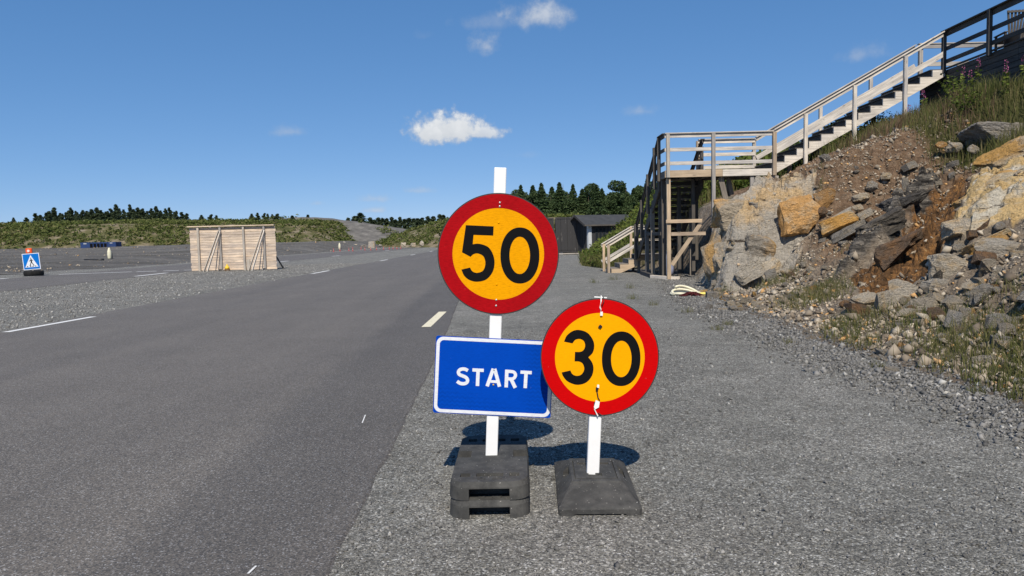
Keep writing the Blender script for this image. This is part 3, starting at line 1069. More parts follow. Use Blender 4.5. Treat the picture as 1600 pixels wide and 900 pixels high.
ROCKS = [
    (6.2, 15.2, 1.55, 0.8, 0.78, 'orange', 'angular', 'bright orange angular boulder propped on the slope right of the landing'),
    (6.83, 15.27, 1.96, 0.42, 0.42, 'orange', 'angular', 'small orange wedge of rock on brown earth uphill of the orange boulder'),
    (6.48, 9.97, 1.25, 0.54, 0.36, 'pale', 'angular', 'pale grey angular block below the yellow rock face'),
    (6.76, 14.57, 1.39, 0.79, 0.29, 'yellow', 'slab', 'tan flat slab lying on the earth right of the orange boulder'),
    (6.97, 14.79, 1.54, 0.75, 0.19, 'pale', 'slab', 'thin pale plate of rock leaning on the tan slab'),
    (6.91, 14.33, 1.24, 0.65, 0.18, 'grey', 'slab', 'thin grey plate of rock below the tan slab'),
    (6.56, 9.68, 1.21, 0.53, 0.19, 'rust', 'slab', 'red brown flat slab lying on yellow slab at the foot of the rock face'),
    (6.44, 9.37, 1.05, 0.77, 0.19, 'yellow', 'slab', 'long yellow tilted slab under the red brown slab'),
    (5.81, 9.24, 0.71, 0.5, 0.34, 'pale', 'angular', 'cracked pale boulder below the red brown slab'),
    (5.19, 9.24, 0.33, 0.4, 0.44, 'pale', 'angular', 'tall tan boulder at the foot of the rust brown rock'),
    (4.82, 9.11, 0.25, 0.22, 0.35, 'pale', 'angular', 'narrow pale upright rock against the tan boulder'),
    (5.48, 9.1, 0.48, 0.4, 0.28, 'pale', 'angular', 'pale sloping boulder between tan boulder and grey blocks'),
    (5.07, 7.98, 0.36, 0.32, 0.26, 'grey', 'angular', 'grey block with flat top in the boulder pile'),
    (4.85, 7.5, 0.27, 0.15, 0.25, 'pale', 'angular', 'pale wedge stone standing on end in front of the boulder pile'),
    (5.27, 7.75, 0.48, 0.42, 0.28, 'grey', 'angular', 'broad grey boulder half buried at the right of the boulder pile'),
    (5.84, 8.66, 0.75, 0.35, 0.24, 'grey', 'angular', 'grey split block perched on earth above the broad grey boulder'),
    (5.62, 8.06, 0.71, 0.29, 0.22, 'grey', 'angular', 'sharp cornered grey block beside the split block'),
    (5.66, 9.27, 0.6, 0.17, 0.22, 'dark', 'angular', 'dark triangular stone wedged between the pale boulders'),
    (10.3, 14.93, 3.1, 1.1, 0.55, 'grey', 'angular', 'large grey boulder at the grass edge below the dark deck'),
    (10.75, 14.8, 3.25, 0.5, 0.3, 'grey', 'angular', 'grey slab edge beside the large grey boulder at the grass edge'),
    (9.63, 15.34, 3.0, 0.36, 0.22, 'pale', 'round', 'tan rounded boulder in the row of stones below the grass'),
    (10.06, 15.34, 3.1, 0.33, 0.22, 'pale', 'round', 'pale rounded boulder next to the tan one below the grass'),
    (9.67, 14.76, 2.9, 0.27, 0.19, 'pale', 'round', 'small round grey stone leaning on the pale boulder below the grass'),
    (9.37, 15.39, 3.08, 0.25, 0.14, 'orange', 'round', 'orange tinted stone at the left end of the row below the grass'),
    (8.76, 15.48, 2.63, 0.34, 0.14, 'pale', 'slab', 'flat pale stone on brown earth below the row of stones'),
    (8.28, 15.56, 2.44, 0.25, 0.16, 'pale', 'round', 'oval pale stone on the brown earth'),
    (7.86, 15.37, 2.22, 0.28, 0.22, 'pale', 'round', 'tan oval stone with dark underside on the brown earth'),
    (7.57, 15.2, 1.97, 0.39, 0.19, 'pale', 'round', 'long pale stone sunk in the brown earth'),
    (8.33, 14.92, 2.19, 0.22, 0.27, 'grey', 'angular', 'upright grey stone at the top of the dark ledge'),
    (8.17, 14.93, 2.05, 0.19, 0.19, 'pale', 'round', 'small pale stone beside the top of the dark ledge'),
    (7.34, 14.89, 1.74, 0.24, 0.16, 'pale', 'round', 'pale stone under the long pale stone in brown earth'),
    (7.38, 14.68, 1.59, 0.37, 0.16, 'pale', 'slab', 'flat pale stone beside the dark ledge'),
    (6.66, 15.05, 1.69, 0.22, 0.19, 'rust', 'round', 'rust stained stone below the small orange wedge'),
    (4.95, 14.47, 0.44, 0.66, 0.29, 'pale', 'slab', 'pale flat slab at the foot of the outcrop'),
    (5.28, 14.29, 0.39, 0.26, 0.23, 'grey', 'angular', 'grey stone beside the flat slab at the foot of the outcrop'),
    (4.23, 14.49, 0.02, 0.21, 0.13, 'pale', 'round', 'tan stone in the rubble beside the hose coil'),
    (4.17, 13.06, 0.04, 0.26, 0.14, 'pale', 'angular', 'tan angular stone in the rubble at the foot of the slope'),
    (4.15, 12.47, 0.05, 0.23, 0.11, 'grey', 'angular', 'grey stone lying in the tan rubble at the foot of the slope'),
    (4.19, 11.85, 0.07, 0.24, 0.11, 'pale', 'slab', 'flat white stone at the right end of the tan rubble'),
    (3.54, 11.8, -0.0, 0.17, 0.06, 'pale', 'slab', 'pinkish flat stone lying on gravel below the rubble'),
    (3.57, 8.38, -0.0, 0.14, 0.08, 'pale', 'round', 'tan stone lying alone on the loose gravel strip'),
    (3.79, 7.12, 0.03, 0.14, 0.08, 'grey', 'angular', 'dark grey stone in the small rock cluster on the gravel edge'),
    (3.86, 7.0, 0.05, 0.11, 0.06, 'grey', 'angular', 'mid grey stone in the small rock cluster on the gravel edge'),
    (4.04, 7.25, 0.08, 0.06, 0.07, 'orange', 'angular', 'small orange cube shaped stone on the gravel edge'),
    (3.69, 6.95, 0.01, 0.13, 0.04, 'pale', 'slab', 'flat pale stone under the small rock cluster'),
    (3.45, 6.33, -0.0, 0.15, 0.07, 'pale', 'slab', 'flat tan stone half sunk at the gravel edge'),
    (3.71, 6.11, 0.01, 0.12, 0.03, 'grey', 'slab', 'thin grey flat stone on the gravel edge'),
    (4.17, 6.13, 0.1, 0.19, 0.1, 'pale', 'angular', 'white angular boulder at the foot of the slope by dry grass'),
    (4.01, 6.34, 0.07, 0.09, 0.06, 'pale', 'angular', 'pale stone between the gravel edge and the white boulder'),
    (4.47, 6.38, 0.23, 0.23, 0.12, 'grey', 'slab', 'grey rock half hidden in grass above the white boulder'),
    (4.38, 7.04, 0.16, 0.17, 0.1, 'pale', 'slab', 'tan flat stone below the standing wedge stone'),
    (4.6, 7.86, 0.22, 0.21, 0.1, 'pale', 'slab', 'pale flat stone in front of the tan boulder'),
    (4.9, 8.3, 0.25, 0.45, 0.35, 'grey', 'angular', 'grey angular boulder in front of the tall tan boulder'),
    (6.2, 8.9, 0.95, 0.6, 0.35, 'pale', 'angular', 'pale broken block on earth right of the cracked boulder'),
    (5.35, 6.9, 0.6, 0.55, 0.3, 'grey', 'angular', 'wide grey boulder half buried in earth above the standing wedge stone'),
    (4.95, 15.55, 0.55, 0.9, 1.0, 'outcrop', 'outcrop', 'lowest tan block of the outcrop beside the landing posts'),
    (5.45, 15.2, 0.95, 0.95, 0.7, 'outcrop', 'outcrop', 'middle tan block of the outcrop beside the stair landing'),
    (5.85, 15.7, 1.75, 1.0, 0.5, 'grey', 'outcrop', 'grey cracked cap of the outcrop just below the stair landing'),
    (5.3, 16.6, 1.75, 0.9, 0.7, 'outcrop', 'outcrop', 'upper left block of the outcrop behind the hanging landing post'),
    (4.85, 16.6, 0.75, 0.6, 1.1, 'outcrop', 'outcrop', 'steep shaded block at the left end of the outcrop by the posts'),
    (5.4, 14.85, 0.45, 0.7, 0.4, 'pale', 'face', 'low pale ledge at the foot of the outcrop'),
    (6.35, 16.0, 1.95, 0.7, 0.4, 'grey', 'outcrop', 'grey block in the earth between outcrop cap and stair foot'),
    (7.5, 10.9, 1.75, 1.0, 0.5, 'yellow', 'face', 'yellow streaked block standing out of the yellow rock face'),
    (8.6, 11.7, 2.45, 1.1, 0.5, 'yellow', 'face', 'upper yellow ledge of the yellow rock face below the grass'),
    (6.6, 12.45, 1.35, 0.9, 0.35, 'dark', 'face', 'dark layered block at the lower end of the dark ledge'),
    (7.5, 13.3, 1.85, 1.0, 0.35, 'dark', 'face', 'dark layered block in the middle of the dark ledge'),
    (6.2, 11.0, 0.95, 0.8, 0.4, 'rust', 'face', 'rust brown block jutting out of the rusty rock face'),
]
for i, (x, y, z, w, h, m, kind, lab) in enumerate(ROCKS):
    big = w*h > .05
    k2 = 'angular' if kind in ('outcrop', 'face') else kind
    me = rock_mesh(100+i, k2, (4 if w > .8 else 2) if big else 0)
    o = mk_obj('rock_outcrop' if kind in ('outcrop', 'face') else ('boulder' if max(w, h) > .3 else 'stone'), me, 'rock_'+m,
               label=lab, cat='outcrop' if kind in ('outcrop', 'face') else ('boulder' if max(w, h) > .3 else 'stone'))
    rr = random.Random(900+i)
    dep = w*rr.uniform(.6, .9)
    o.scale = (w*1.12, dep, h*1.2)
    tilt = rr.uniform(-.12, .12)
    if kind in ('slab', 'face') and x > 4.6:
        tilt = -R_(rr.uniform(20, 34))
    o.rotation_euler = (rr.uniform(-.1, .1)-(.25 if kind == 'slab' and x > 4.6 else 0), tilt, rr.uniform(-.35, .35))
    o.location = (x, y+dep*.22, max(z, 0)+h*.12)
    if kind in ('outcrop', 'face'):
        o.location = (x, y+dep*.3, z+.0)

# loose stones: individuals, two groups
vr = [rock_mesh(10+i, k, 0) for i, k in enumerate(['angular', 'angular', 'slab', 'round', 'angular', 'slab', 'round', 'angular'])]
STONES = {}


def loose_stone(x, y, s, m, label, group, sink=.2):
    vi = rng.integers(len(vr))
    key = (vi, m)
    if key not in STONES:
        c = vr[vi].copy()
        c.materials.append(MATS['rock_'+m])
        STONES[key] = c
    o = mk_obj('stone', STONES[key], None, label=label, cat='stone', group=group)
    fl = rng.uniform(.45, .85)
    o.scale = (s*rng.uniform(.8, 1.3), s*rng.uniform(.7, 1.0), s*fl)
    o.rotation_euler = (rng.uniform(-.3, .3), rng.uniform(-.6, .1), rng.uniform(0, 6.28))
    z = max(float(hill(x, y)), 0)
    o.location = (x, y, z+s*fl*(.5-sink))


cnt = 0
while cnt < 190:
    y = rng.uniform(6.2, 18.0)
    u = rng.uniform(.9, 5.2)
    x = float(hill_toe(y))+u
    if y > 15.8 and u < 2.2:
        continue
    if cnt > 120:
        y = rng.uniform(6.5, 10)
        u = rng.uniform(.9, 2.9)
        x = float(hill_toe(y))+u
    if float(zone('tan', np.array(x), np.array(y))+zone('yellow', np.array(x), np.array(y))+zone('rust', np.array(x), np.array(y))) > .4:
        continue
    m = rng.choice(['pale', 'pale', 'pale', 'grey', 'grey', 'grey', 'rust', 'yellow'])
    s = float(np.clip(rng.lognormal(-2.0, .5), .06, .4))
    nm_ = {'pale': 'pale', 'grey': 'grey', 'rust': 'rusty brown', 'yellow': 'yellow tinted'}[str(m)]
    loose_stone(x, y, s, m, 'loose %s angular stone among the rubble on the bare rocky slope' % nm_, 'loose %s stones on the rocky slope' % nm_)
    cnt += 1
for k in range(60):
    y = rng.uniform(11.2, 15.6)
    x = float(hill_toe(y))+rng.normal(.15, .3)
    s = float(np.clip(rng.lognormal(-2.2, .4), .05, .24))
    loose_stone(x, y, s, rng.choice(['pale', 'pale', 'yellow', 'grey']), 'tan stone in the heap of rubble at the foot of the slope near the hose',
                'rubble stones by the hose coil', .1)
for k in range(55):
    y = rng.uniform(4.6, 9.5)
    x = float(hill_toe(y))+rng.uniform(-.1, 1.1)
    s = float(np.clip(rng.lognormal(-2.9, .45), .025, .13))
    loose_stone(x, y, s, rng.choice(['pale', 'pale', 'grey', 'grey', 'orange']) if rng.uniform() < .9 else 'yellow', 'small stone strewn along the dirt between loose gravel and the boulder pile',
                'small stones along the gravel edge', .15)

# far row of boulders along the left and middle distance
FARB = [(440, 384, 14, 7), (451, 386, 10, 5), (463, 384, 14, 8), (474, 386, 10, 5), (486, 384, 9, 6), (509, 381, 11, 8), (524, 382, 10, 6), (539, 378, 12, 9),
        (556, 378, 10, 5), (570, 376, 9, 5), (583, 372, 10, 8), (596, 374, 8, 4), (632, 381, 8, 6), (648, 381, 9, 5), (661, 378, 8, 8), (646, 374, 7, 5)]
for k, (px, py, w, h) in enumerate(FARB):
    d = 122.0 - abs(k-8)*.8
    x = (px-800)/1100*d
    s = d/1100
    me = vr[k % len(vr)].copy()
    me.materials.append(MATS['rock_pale' if k in (5, 7, 10, 13, 14) else 'rock_grey'])
    o = mk_obj('boulder', me, None, label='pale boulder in the far row at the end of the gravel field' if k in (5, 7, 10, 13, 14)
               else 'grey boulder in the far row at the end of the gravel field', cat='boulder',
               group='pale boulders of the far row' if k in (5, 7, 10, 13, 14) else 'grey boulders of the far row')
    o.scale = (w*s*1.15, w*s*.8, h*s*1.3)
    o.rotation_euler = (0, 0, k*1.3)
    o.location = (x, d, h*s*.45+.25)


# small rubble and chips: one mass each
def chips(name, xs_, ys_, zs_, sz, m, label, cat, tm=.5, ts=.24):
    n = len(xs_)
    base = np.array([[1, 0, 0], [-1, 0, 0], [0, 1, 0], [0, -1, 0], [0, 0, 1], [0, 0, -1.]])
    fc = np.array([[0, 2, 4], [2, 1, 4], [1, 3, 4], [3, 0, 4], [2, 0, 5], [1, 2, 5], [3, 1, 5], [0, 3, 5]])
    a = rng.uniform(0, 6.28, n)
    tl = rng.uniform(-.6, .6, (n, 2))
    sc = sz[:, None]*rng.uniform(.55, 1.2, (n, 3))
    sc[:, 2] *= .7
    v = base[None]*sc[:, None, :]+rng.uniform(-.3, .3, (n, 6, 3))*sz[:, None, None]
    c, s = np.cos(a)[:, None], np.sin(a)[:, None]
    x = v[..., 0]*c-v[..., 1]*s
    y = v[..., 0]*s+v[..., 1]*c
    z = v[..., 2]+x*tl[:, :1]+y*tl[:, 1:]
    V = np.stack([x+xs_[:, None], y+ys_[:, None], z+zs_[:, None]], -1).reshape(-1, 3)
    Fc = (fc[None]+np.arange(n)[:, None, None]*6).reshape(-1, 3)
    t = np.repeat(np.clip(rng.normal(tm, ts, n), 0, 1), 8)
    me = np_mesh(name, V, Fc, t)
    return mk_obj(name, me, m, label=label, cat=cat, kind='stuff')


n = 46000
y = 2.3+rng.uniform(0, 1, n)**1.5*7.5
x = rng.uniform(-.95, 3.9, n)
keep = x > np.interp(y, [2, 10, 18], [-.75, -.95, -1.2])-.05*np.abs(rng.normal(0, 1, n))
x, y = x[keep], y[keep]
sz = np.clip(rng.lognormal(-5.35, .45, len(x)), .002, .018)
chips('gravel_chips', x, y, sz*.25, sz, 'gravel_chip', 'fine grey gravel chips scattered over the packed gravel beside the road', 'gravel', .5, .25)
n = 36000
y = -1+rng.uniform(0, 1, n)**1.05*25
x = hill_toe(y)+rng.normal(-.28, .27, n)-.35*np.clip((y-9)/8, 0, 1)*rng.uniform(0, 1, n)
keep = (x < hill_toe(y)+.5)
x, y = x[keep], y[keep]
sz = np.clip(rng.lognormal(-4.3, .4, len(x)), .006, .045)
chips('loose_gravel', x, y, np.maximum(hill(x, y), 0)+sz*.3, sz, 'gravel_chip', 'coarse blue grey loose gravel strip along the foot of the slope', 'gravel')
n = 26000
x = rng.uniform(-15.6, -8.0, n)
y = 8+rng.uniform(0, 1, n)**1.3*34
sz = np.clip(rng.lognormal(-4.2, .4, n), .006, .04)
keep = x < np.interp(y, [8, 15, 40, 80], [-8.0, -8.15, -8.5, -8.95])+.06*rng.normal(0, 1, n)
x, y, sz = x[keep], y[keep], sz[keep]
chips('verge_gravel', x, y, sz*.25, sz, 'gravel_chip', 'pale grey gravel strip between the near road and the side road', 'gravel', .72, .22)
nt, b = mat('rubble', 0.9, 0.15)
at = node(nt, 'ShaderNodeAttribute', attribute_name='tint')
link(nt, ramp_n(nt, at.outputs['Fac'], [(0, (.09, .072, .055)), (.35, (.19, .155, .118)), (.65, (.33, .28, .215)), (.9, (.5, .44, .35)), (1, (.5, .3, .13))]), b.inputs['Base Color'])
n = 34000
y = rng.uniform(5, 20, n)
u = rng.uniform(.15, 5.8, n)
x = hill_toe(y)+u
keep = (fbm(x*.6, y*.6, 77, 4)+rng.uniform(-.2, .2, n) > -.08) & (rng.uniform(0, 1, n) > .93*np.clip(zone('tan', x, y)+zone('yellow', x, y)+.7*zone('rust', x, y)+.5*zone('dark', x, y), 0, 1))
x, y = x[keep], y[keep]
sz = np.clip(rng.lognormal(-3.8, .55, len(x)), .008, .1)
chips('rubble', x, y, hill(x, y)+sz*.25, sz, 'rubble', 'small brown and pale rubble strewn over the bare rocky slope', 'rubble', .6)


n = 9000
x = rng.uniform(-110, -24, n)
y = 37+rng.uniform(0, 1, n)**1.2*85
keep = fbm(x*.1, y*.18, 177, 4)+rng.uniform(-.15, .15, n) > .0
x, y = x[keep], y[keep]
sz = np.clip(rng.lognormal(-3.1, .5, len(x)), .02, .18)
chips('field_rubble', x, y, terrace_z(x, y)+sz*.2, sz, 'rubble', 'grey and tan rubble strewn over the gravel field beyond the side road', 'rubble', .55)


# ------------------------------------------------------------------ vegetation
def leaf_quads(cx, cy, cz, size, tint, up=.3):
    """one small quad per centre with random orientation."""
    n = len(cx)
    d1 = rng.normal(0, 1, (n, 3))
    d1[:, 2] *= .6
    d1 /= np.linalg.norm(d1, axis=1)[:, None]
    d2 = np.cross(d1, rng.normal(0, 1, (n, 3)))
    d2 /= np.linalg.norm(d2, axis=1)[:, None]+1e-9
    c = np.stack([cx, cy, cz], -1)
    a, b_ = d1*size[:, None], d2*(size*.55)[:, None]
    V = np.stack([c-a, c+b_, c+a, c-b_], 1).reshape(-1, 3)
    return V, np.arange(4*n).reshape(n, 4), tint


def scrub(name, zf, xs_, ys_, n, hgt, size, m, label, per=16):
    x = rng.uniform(*xs_, n)
    y = rng.uniform(*ys_, n)
    x, y, keep = zf(x, y)
    n = len(x)
    z = keep
    hh = hgt*rng.uniform(.5, 1.3, n)
    tt = rng.uniform(0, 1, n)
    rep = lambda a: np.repeat(a, per)
    r = rng.uniform(0, 1, n*per)**.5*rep(hh)*.7
    t = rng.uniform(0, 6.28, n*per)
    k = rng.uniform(0, 1, n*per)
    V, Fc, ti = leaf_quads(rep(x)+r*np.cos(t), rep(y)+r*np.sin(t), rep(z)+k*rep(hh)*(1-.4*r/rep(hh)), size*rng.uniform(.6, 1.3, n*per),
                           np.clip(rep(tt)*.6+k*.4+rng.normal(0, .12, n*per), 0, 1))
    return mk_obj(name, np_mesh(name, V, Fc, ti), m, label=label, cat='shrubs', kind='stuff')


def _left(x, y):
    z = lbank_z(x, y)
    y0 = np.interp(x, [-220, -120, -70, -38, -28], [100, 108, 116, 124, 132])
    k = (y > y0+1.5) & (y < y0+42) & (fbm(x*.09, y*.13, 17, 4)+rng.uniform(-.2, .2, len(x)) > -.13+.1*(y < y0+5)) & (z > .6)
    return x[k], y[k], z[k]


scrub('bank_scrub', _left, (-150, -32), (100, 178), 15000, .75, .22, 'scrub_leaf', 'green scrub covering the long bank beyond the gravel field', 14)


def _right(x, y):
    z = rbank_z(x, y)
    y0 = np.interp(x, [-34, -10, 0, 30, 80], [150, 112, 86, 76, 74])
    k = (y > y0+.5) & (y < y0+30) & (z > .35) & (fbm(x*.12, y*.12, 27, 4)+rng.uniform(-.14, .14, len(x)) > -.1)
    return x[k], y[k], z[k]


scrub('slope_scrub', _right, (-32, 26), (76, 175), 9000, .75, .2, 'scrub_leaf', 'green scrub on the low slope behind the black container and shed', 14)


def _hillveg(x, y):
    z = hill(x, y)
    u = x-hill_toe(y)
    k = (u > .25) & (y > 26.8) & (y < 43) & (rng.uniform(0, 1, len(x)) < .35+u*.4)
    k |= (u > 3.0) & (y > 22) & (y <= 26.8)
    return x[k], y[k], z[k]


scrub('hillside_scrub', _hillveg, (3, 13), (22, 43), 4200, .5, .085, 'bush_leaf', 'leafy green scrub on the hillside behind the small wooden steps', 26)


def _spoilveg(x, y):
    z = mound_z(x, y)
    k = (fbm(x*.12, y*.12, 57, 4)+rng.uniform(-.08, .08, len(x)) > .13) & (z > .3)
    return x[k], y[k], z[k]


scrub('mound_scrub', _spoilveg, (-74, -16), (138, 178), 2600, .9, .26, 'scrub_leaf', 'sparse bushes dotting the grey spoil mound', 12)


def blades(name, x, y, z, h, w, m, label, cat='grass', lean=.35, parent=None, kind='stuff'):
    n = len(x)
    a = rng.uniform(0, 6.28, n)
    la = rng.uniform(0, 6.28, n)
    ln = np.abs(rng.normal(0, lean, n))*h
    dx, dy = np.cos(a)*w, np.sin(a)*w
    p0 = np.stack([x-dx, y-dy, z-.02], -1)
    p1 = np.stack([x+dx, y+dy, z-.02], -1)
    mx, my = x+np.cos(la)*ln*.35, y+np.sin(la)*ln*.35
    p2 = np.stack([mx+dx*.7, my+dy*.7, z+h*.55], -1)
    p3 = np.stack([mx-dx*.7, my-dy*.7, z+h*.55], -1)
    p4 = np.stack([x+np.cos(la)*ln, y+np.sin(la)*ln, z+h], -1)
    V = np.stack([p0, p1, p2, p3, p4], 1).reshape(-1, 3)
    i = np.arange(n)[:, None]*5
    Fc = np.concatenate([i+np.array([[0, 1, 2]]), i+np.array([[0, 2, 3]]), i+np.array([[3, 2, 4]])], 1).reshape(-1, 3)
    t = np.repeat(np.clip(rng.normal(.5, .22, n), 0, 1), 3)
    return mk_obj(name, np_mesh(name, V, Fc, t), m, parent, label=label, cat=cat, kind=kind)


n = 60000
y = rng.uniform(6, 25, n)
u = rng.uniform(2.2, 8.8, n)
x = hill_toe(y)+u
tl = np.interp(y, [6, 13, 17, 20, 24], [5.3, 5.4, 4.5, 3.3, 2.6])
keep = (u > tl+rng.normal(.15, .18, n)) & (x < 12.6) & (fbm(x*1.3, y*1.3, 31, 3) > -.26)
x, y = x[keep], y[keep]
redp = fbm(x*.7, y*.7, 83, 3)+rng.uniform(-.1, .1, len(x)) > .1
for nm, kk, mm, lab in (('tall_grass', ~redp, 'grass_blade', 'tall green and straw coloured grass on the slope below the dark deck'),
                        ('flowering_grass', redp, 'grass_red', 'reddish brown flowering grass on the slope below the dark deck')):
    xx, yy = x[kk], y[kk]
    blades(nm, xx, yy, hill(xx, yy), rng.uniform(.16, .5, len(xx))*np.where(xx > 11.3, .6, 1), rng.uniform(.004, .009, len(xx)), mm, lab)
# sparse grass and herbs at the foot of the slope
n = 70000
y = rng.uniform(-2, 18, n)
u = rng.uniform(.05, 2.6, n)
x = hill_toe(y)+u
keep = (fbm(x*.8, y*.8, 141, 4)-np.abs(u-.95)*.13+rng.uniform(-.1, .1, n) > -.03)
x, y = x[keep], y[keep]
blades('foot_grass', x, y, hill(x, y), rng.uniform(.04, .2, len(x)), rng.uniform(.002, .005, len(x)), 'grass_blade',
       'sparse low grass among stones at the foot of the rocky slope', lean=.6)
n = 30000
y = rng.uniform(26.5, 42, n)
u = rng.uniform(0, 6, n)
x = hill_toe(y)+u
blades('bank_grass', x, y, hill(x, y), rng.uniform(.2, .6, n), rng.uniform(.008, .02, n), 'grass_blade', 'long dry grass between bushes beside the small wooden steps')

# single tufts on the gravel
for (x, y, s) in ((3.42, 6.55, .09), (3.62, 5.45, .1), (3.75, 5.2, .11), (3.72, 4.92, .1), (3.66, 4.72, .09), (2.75, 9.4, .1), (3.05, 9.9, .1), (2.9, 11.6, .13), (3.2, 8.1, .1),
                  (2.45, 14.3, .16), (2.9, 17.2, .2), (2.3, 19.5, .2), (3.0, 20.6, .22), (2.6, 12.9, .14)):
    m_ = 60
    r = rng.uniform(0, 1, m_)**.7*s*.8
    t = rng.uniform(0, 6.28, m_)
    o = blades('grass_tuft', r*np.cos(t), r*np.sin(t), np.zeros(m_), s*rng.uniform(.3, 1.0, m_), np.full(m_, .0022), 'grass_blade',
               'small dry grass tuft growing out of the packed gravel', 'grass tuft', .8, kind=None)
    o.location = (x, y, 0)
    o['group'] = 'grass tufts on the packed gravel'


# trees -------------------------------------------------------------------
def tree_mesh(seed, kind, N, size):
    g = np.random.default_rng(seed)
    if kind == 'spruce':
        whorl = 15
        k = g.integers(0, whorl, N)
        t = np.clip((k+g.normal(.4, .16, N))/whorl, 0, 1)
        t = np.where(g.uniform(0, 1, N) < .3, g.uniform(0, 1, N)**1.2, t)
        z = .06+.94*t
        wr = g.uniform(.7, 1.15, whorl+1)[np.clip((t*whorl).astype(int), 0, whorl)]
        rad = .27*(1-t)**.9*wr+.008
        nb = 9
        th0 = g.uniform(0, 6.28, whorl+1)[np.clip((t*whorl).astype(int), 0, whorl)]
        th = th0+g.integers(0, nb, N)*2*math.pi/nb+g.normal(0, .16, N)
        r = rad*g.uniform(.1, 1, N)**.6
        z = z-r*.35
    elif kind == 'pine':
        nb = 9
        k = g.integers(0, nb, N)
        nb = 16
        k = g.integers(0, nb, N)
        bt = np.linspace(.22, .96, nb)+g.uniform(-.03, .03, nb)
        ba, br = g.uniform(0, 6.28, nb), g.uniform(.02, .17, nb)*(1.15-bt)
        v = g.normal(0, 1, (N, 3))
        v /= np.linalg.norm(v, axis=1)[:, None]
        v *= g.uniform(.3, 1, (N, 1))**.5
        sx_ = .1*(1.25-bt[k])
        X_ = np.cos(ba[k])*br[k]+v[:, 0]*sx_
        Y_ = np.sin(ba[k])*br[k]+v[:, 1]*sx_
        z = bt[k]+v[:, 2]*.07
        th, r = np.arctan2(Y_, X_), np.hypot(X_, Y_)
    else:
        nb = 11
        k = g.integers(0, nb, N)
        bt, ba, br = g.uniform(.25, .9, nb), g.uniform(0, 6.28, nb), g.uniform(.03, .2, nb)
        br *= np.clip(1.25-bt, .3, 1)
        v = g.normal(0, 1, (N, 3))
        v /= np.linalg.norm(v, axis=1)[:, None]
        v *= g.uniform(.4, 1, (N, 1))**.5
        X_ = np.cos(ba[k])*br[k]+v[:, 0]*.12
        Y_ = np.sin(ba[k])*br[k]+v[:, 1]*.12
        z = bt[k]+v[:, 2]*.12
        th, r = np.arctan2(Y_, X_), np.hypot(X_, Y_)
    global rng
    old, rng = rng, g
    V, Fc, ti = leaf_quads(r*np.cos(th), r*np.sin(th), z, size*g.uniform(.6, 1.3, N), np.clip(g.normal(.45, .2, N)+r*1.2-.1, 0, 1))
    rng = old
    return np_mesh('crown', V, Fc, ti)


TV = {}
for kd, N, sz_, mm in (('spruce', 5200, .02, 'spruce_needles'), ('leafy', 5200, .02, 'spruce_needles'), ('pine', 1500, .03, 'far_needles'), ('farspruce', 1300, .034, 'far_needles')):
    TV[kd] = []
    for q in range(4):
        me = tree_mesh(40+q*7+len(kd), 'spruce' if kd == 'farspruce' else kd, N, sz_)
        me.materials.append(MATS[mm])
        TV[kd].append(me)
tr_me = MB().tube([(0, 0, -.06), (0, 0, .3), (.004, 0, .7), (0, 0, .97)], [.02, .016, .009, .002], 6).mesh('trunk', True)
tr_me.materials.append(MATS['bark'])


def tree(kind, x, y, z, h, label, group, wid=1.0, k=None):
    r = random.Random(int(x*100)+int(y*10))
    o = empty({'spruce': 'spruce_tree', 'leafy': 'leafy_tree', 'pine': 'pine_tree', 'farspruce': 'spruce_tree'}[kind], (x, y, z), label, 'tree', group, (0, 0, r.uniform(0, 6.28)))
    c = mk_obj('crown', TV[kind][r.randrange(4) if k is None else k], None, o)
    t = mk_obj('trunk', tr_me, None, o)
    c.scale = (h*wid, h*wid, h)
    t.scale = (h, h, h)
    return o


# the row of spruces behind the black container and the shed (px, top py, kind, width)
for k, (px, py, kd, wd) in enumerate(((817, 291, 'spruce', .9), (833, 312, 'leafy', 1.0), (849, 288, 'spruce', 1.0), (863, 306, 'leafy', 1.1), (877, 287, 'spruce', 1.0), (890, 302, 'leafy', 1.1),
                                      (898, 290, 'spruce', .95), (912, 297, 'spruce', 1.1), (922, 306, 'leafy', 1.2), (934, 291, 'spruce', 1.1), (943, 296, 'spruce', .9), (955, 300, 'leafy', 1.0),
                                      (968, 284, 'leafy', 1.15), (980, 290, 'leafy', 1.1), (992, 296, 'spruce', 1.1), (1003, 292, 'leafy', 1.1), (1013, 282, 'spruce', 1.0), (1027, 296, 'leafy', 1.1), (1060, 290, 'spruce', 1.0))):
    d = 112+(k*37 % 9)-4
    x = (px-800)/1100*d
    hz = 371.5-(px-800)*.0227
    ztop = 1.3+(hz-py)/1100*d
    zb = 2.4
    lab = 'tall pointed spruce standing behind the black container and shed' if kd == 'spruce' else 'broad bushy dark tree between the spruces behind the shed'
    tree(kd, x, d, zb, (ztop-zb)*1.02, lab, 'spruces behind the shed' if kd == 'spruce' else 'bushy trees behind the shed', wd*(1.25 if kd == 'spruce' else 1.1))
for k in range(26):
    px = 806+k*9.2+(k*17 % 7)
    d = 122+(k*31 % 8)
    tree('leafy' if k % 3 else 'spruce', (px-800)/1100*d, d, 2.2, 6.2+(k*13 % 5)*.55, 'bushy tree in the dense wood behind the row of spruces' if k % 3 else 'spruce in the dense wood behind the row of spruces',
         'bushy trees of the dense wood' if k % 3 else 'spruces of the dense wood', 1.35)
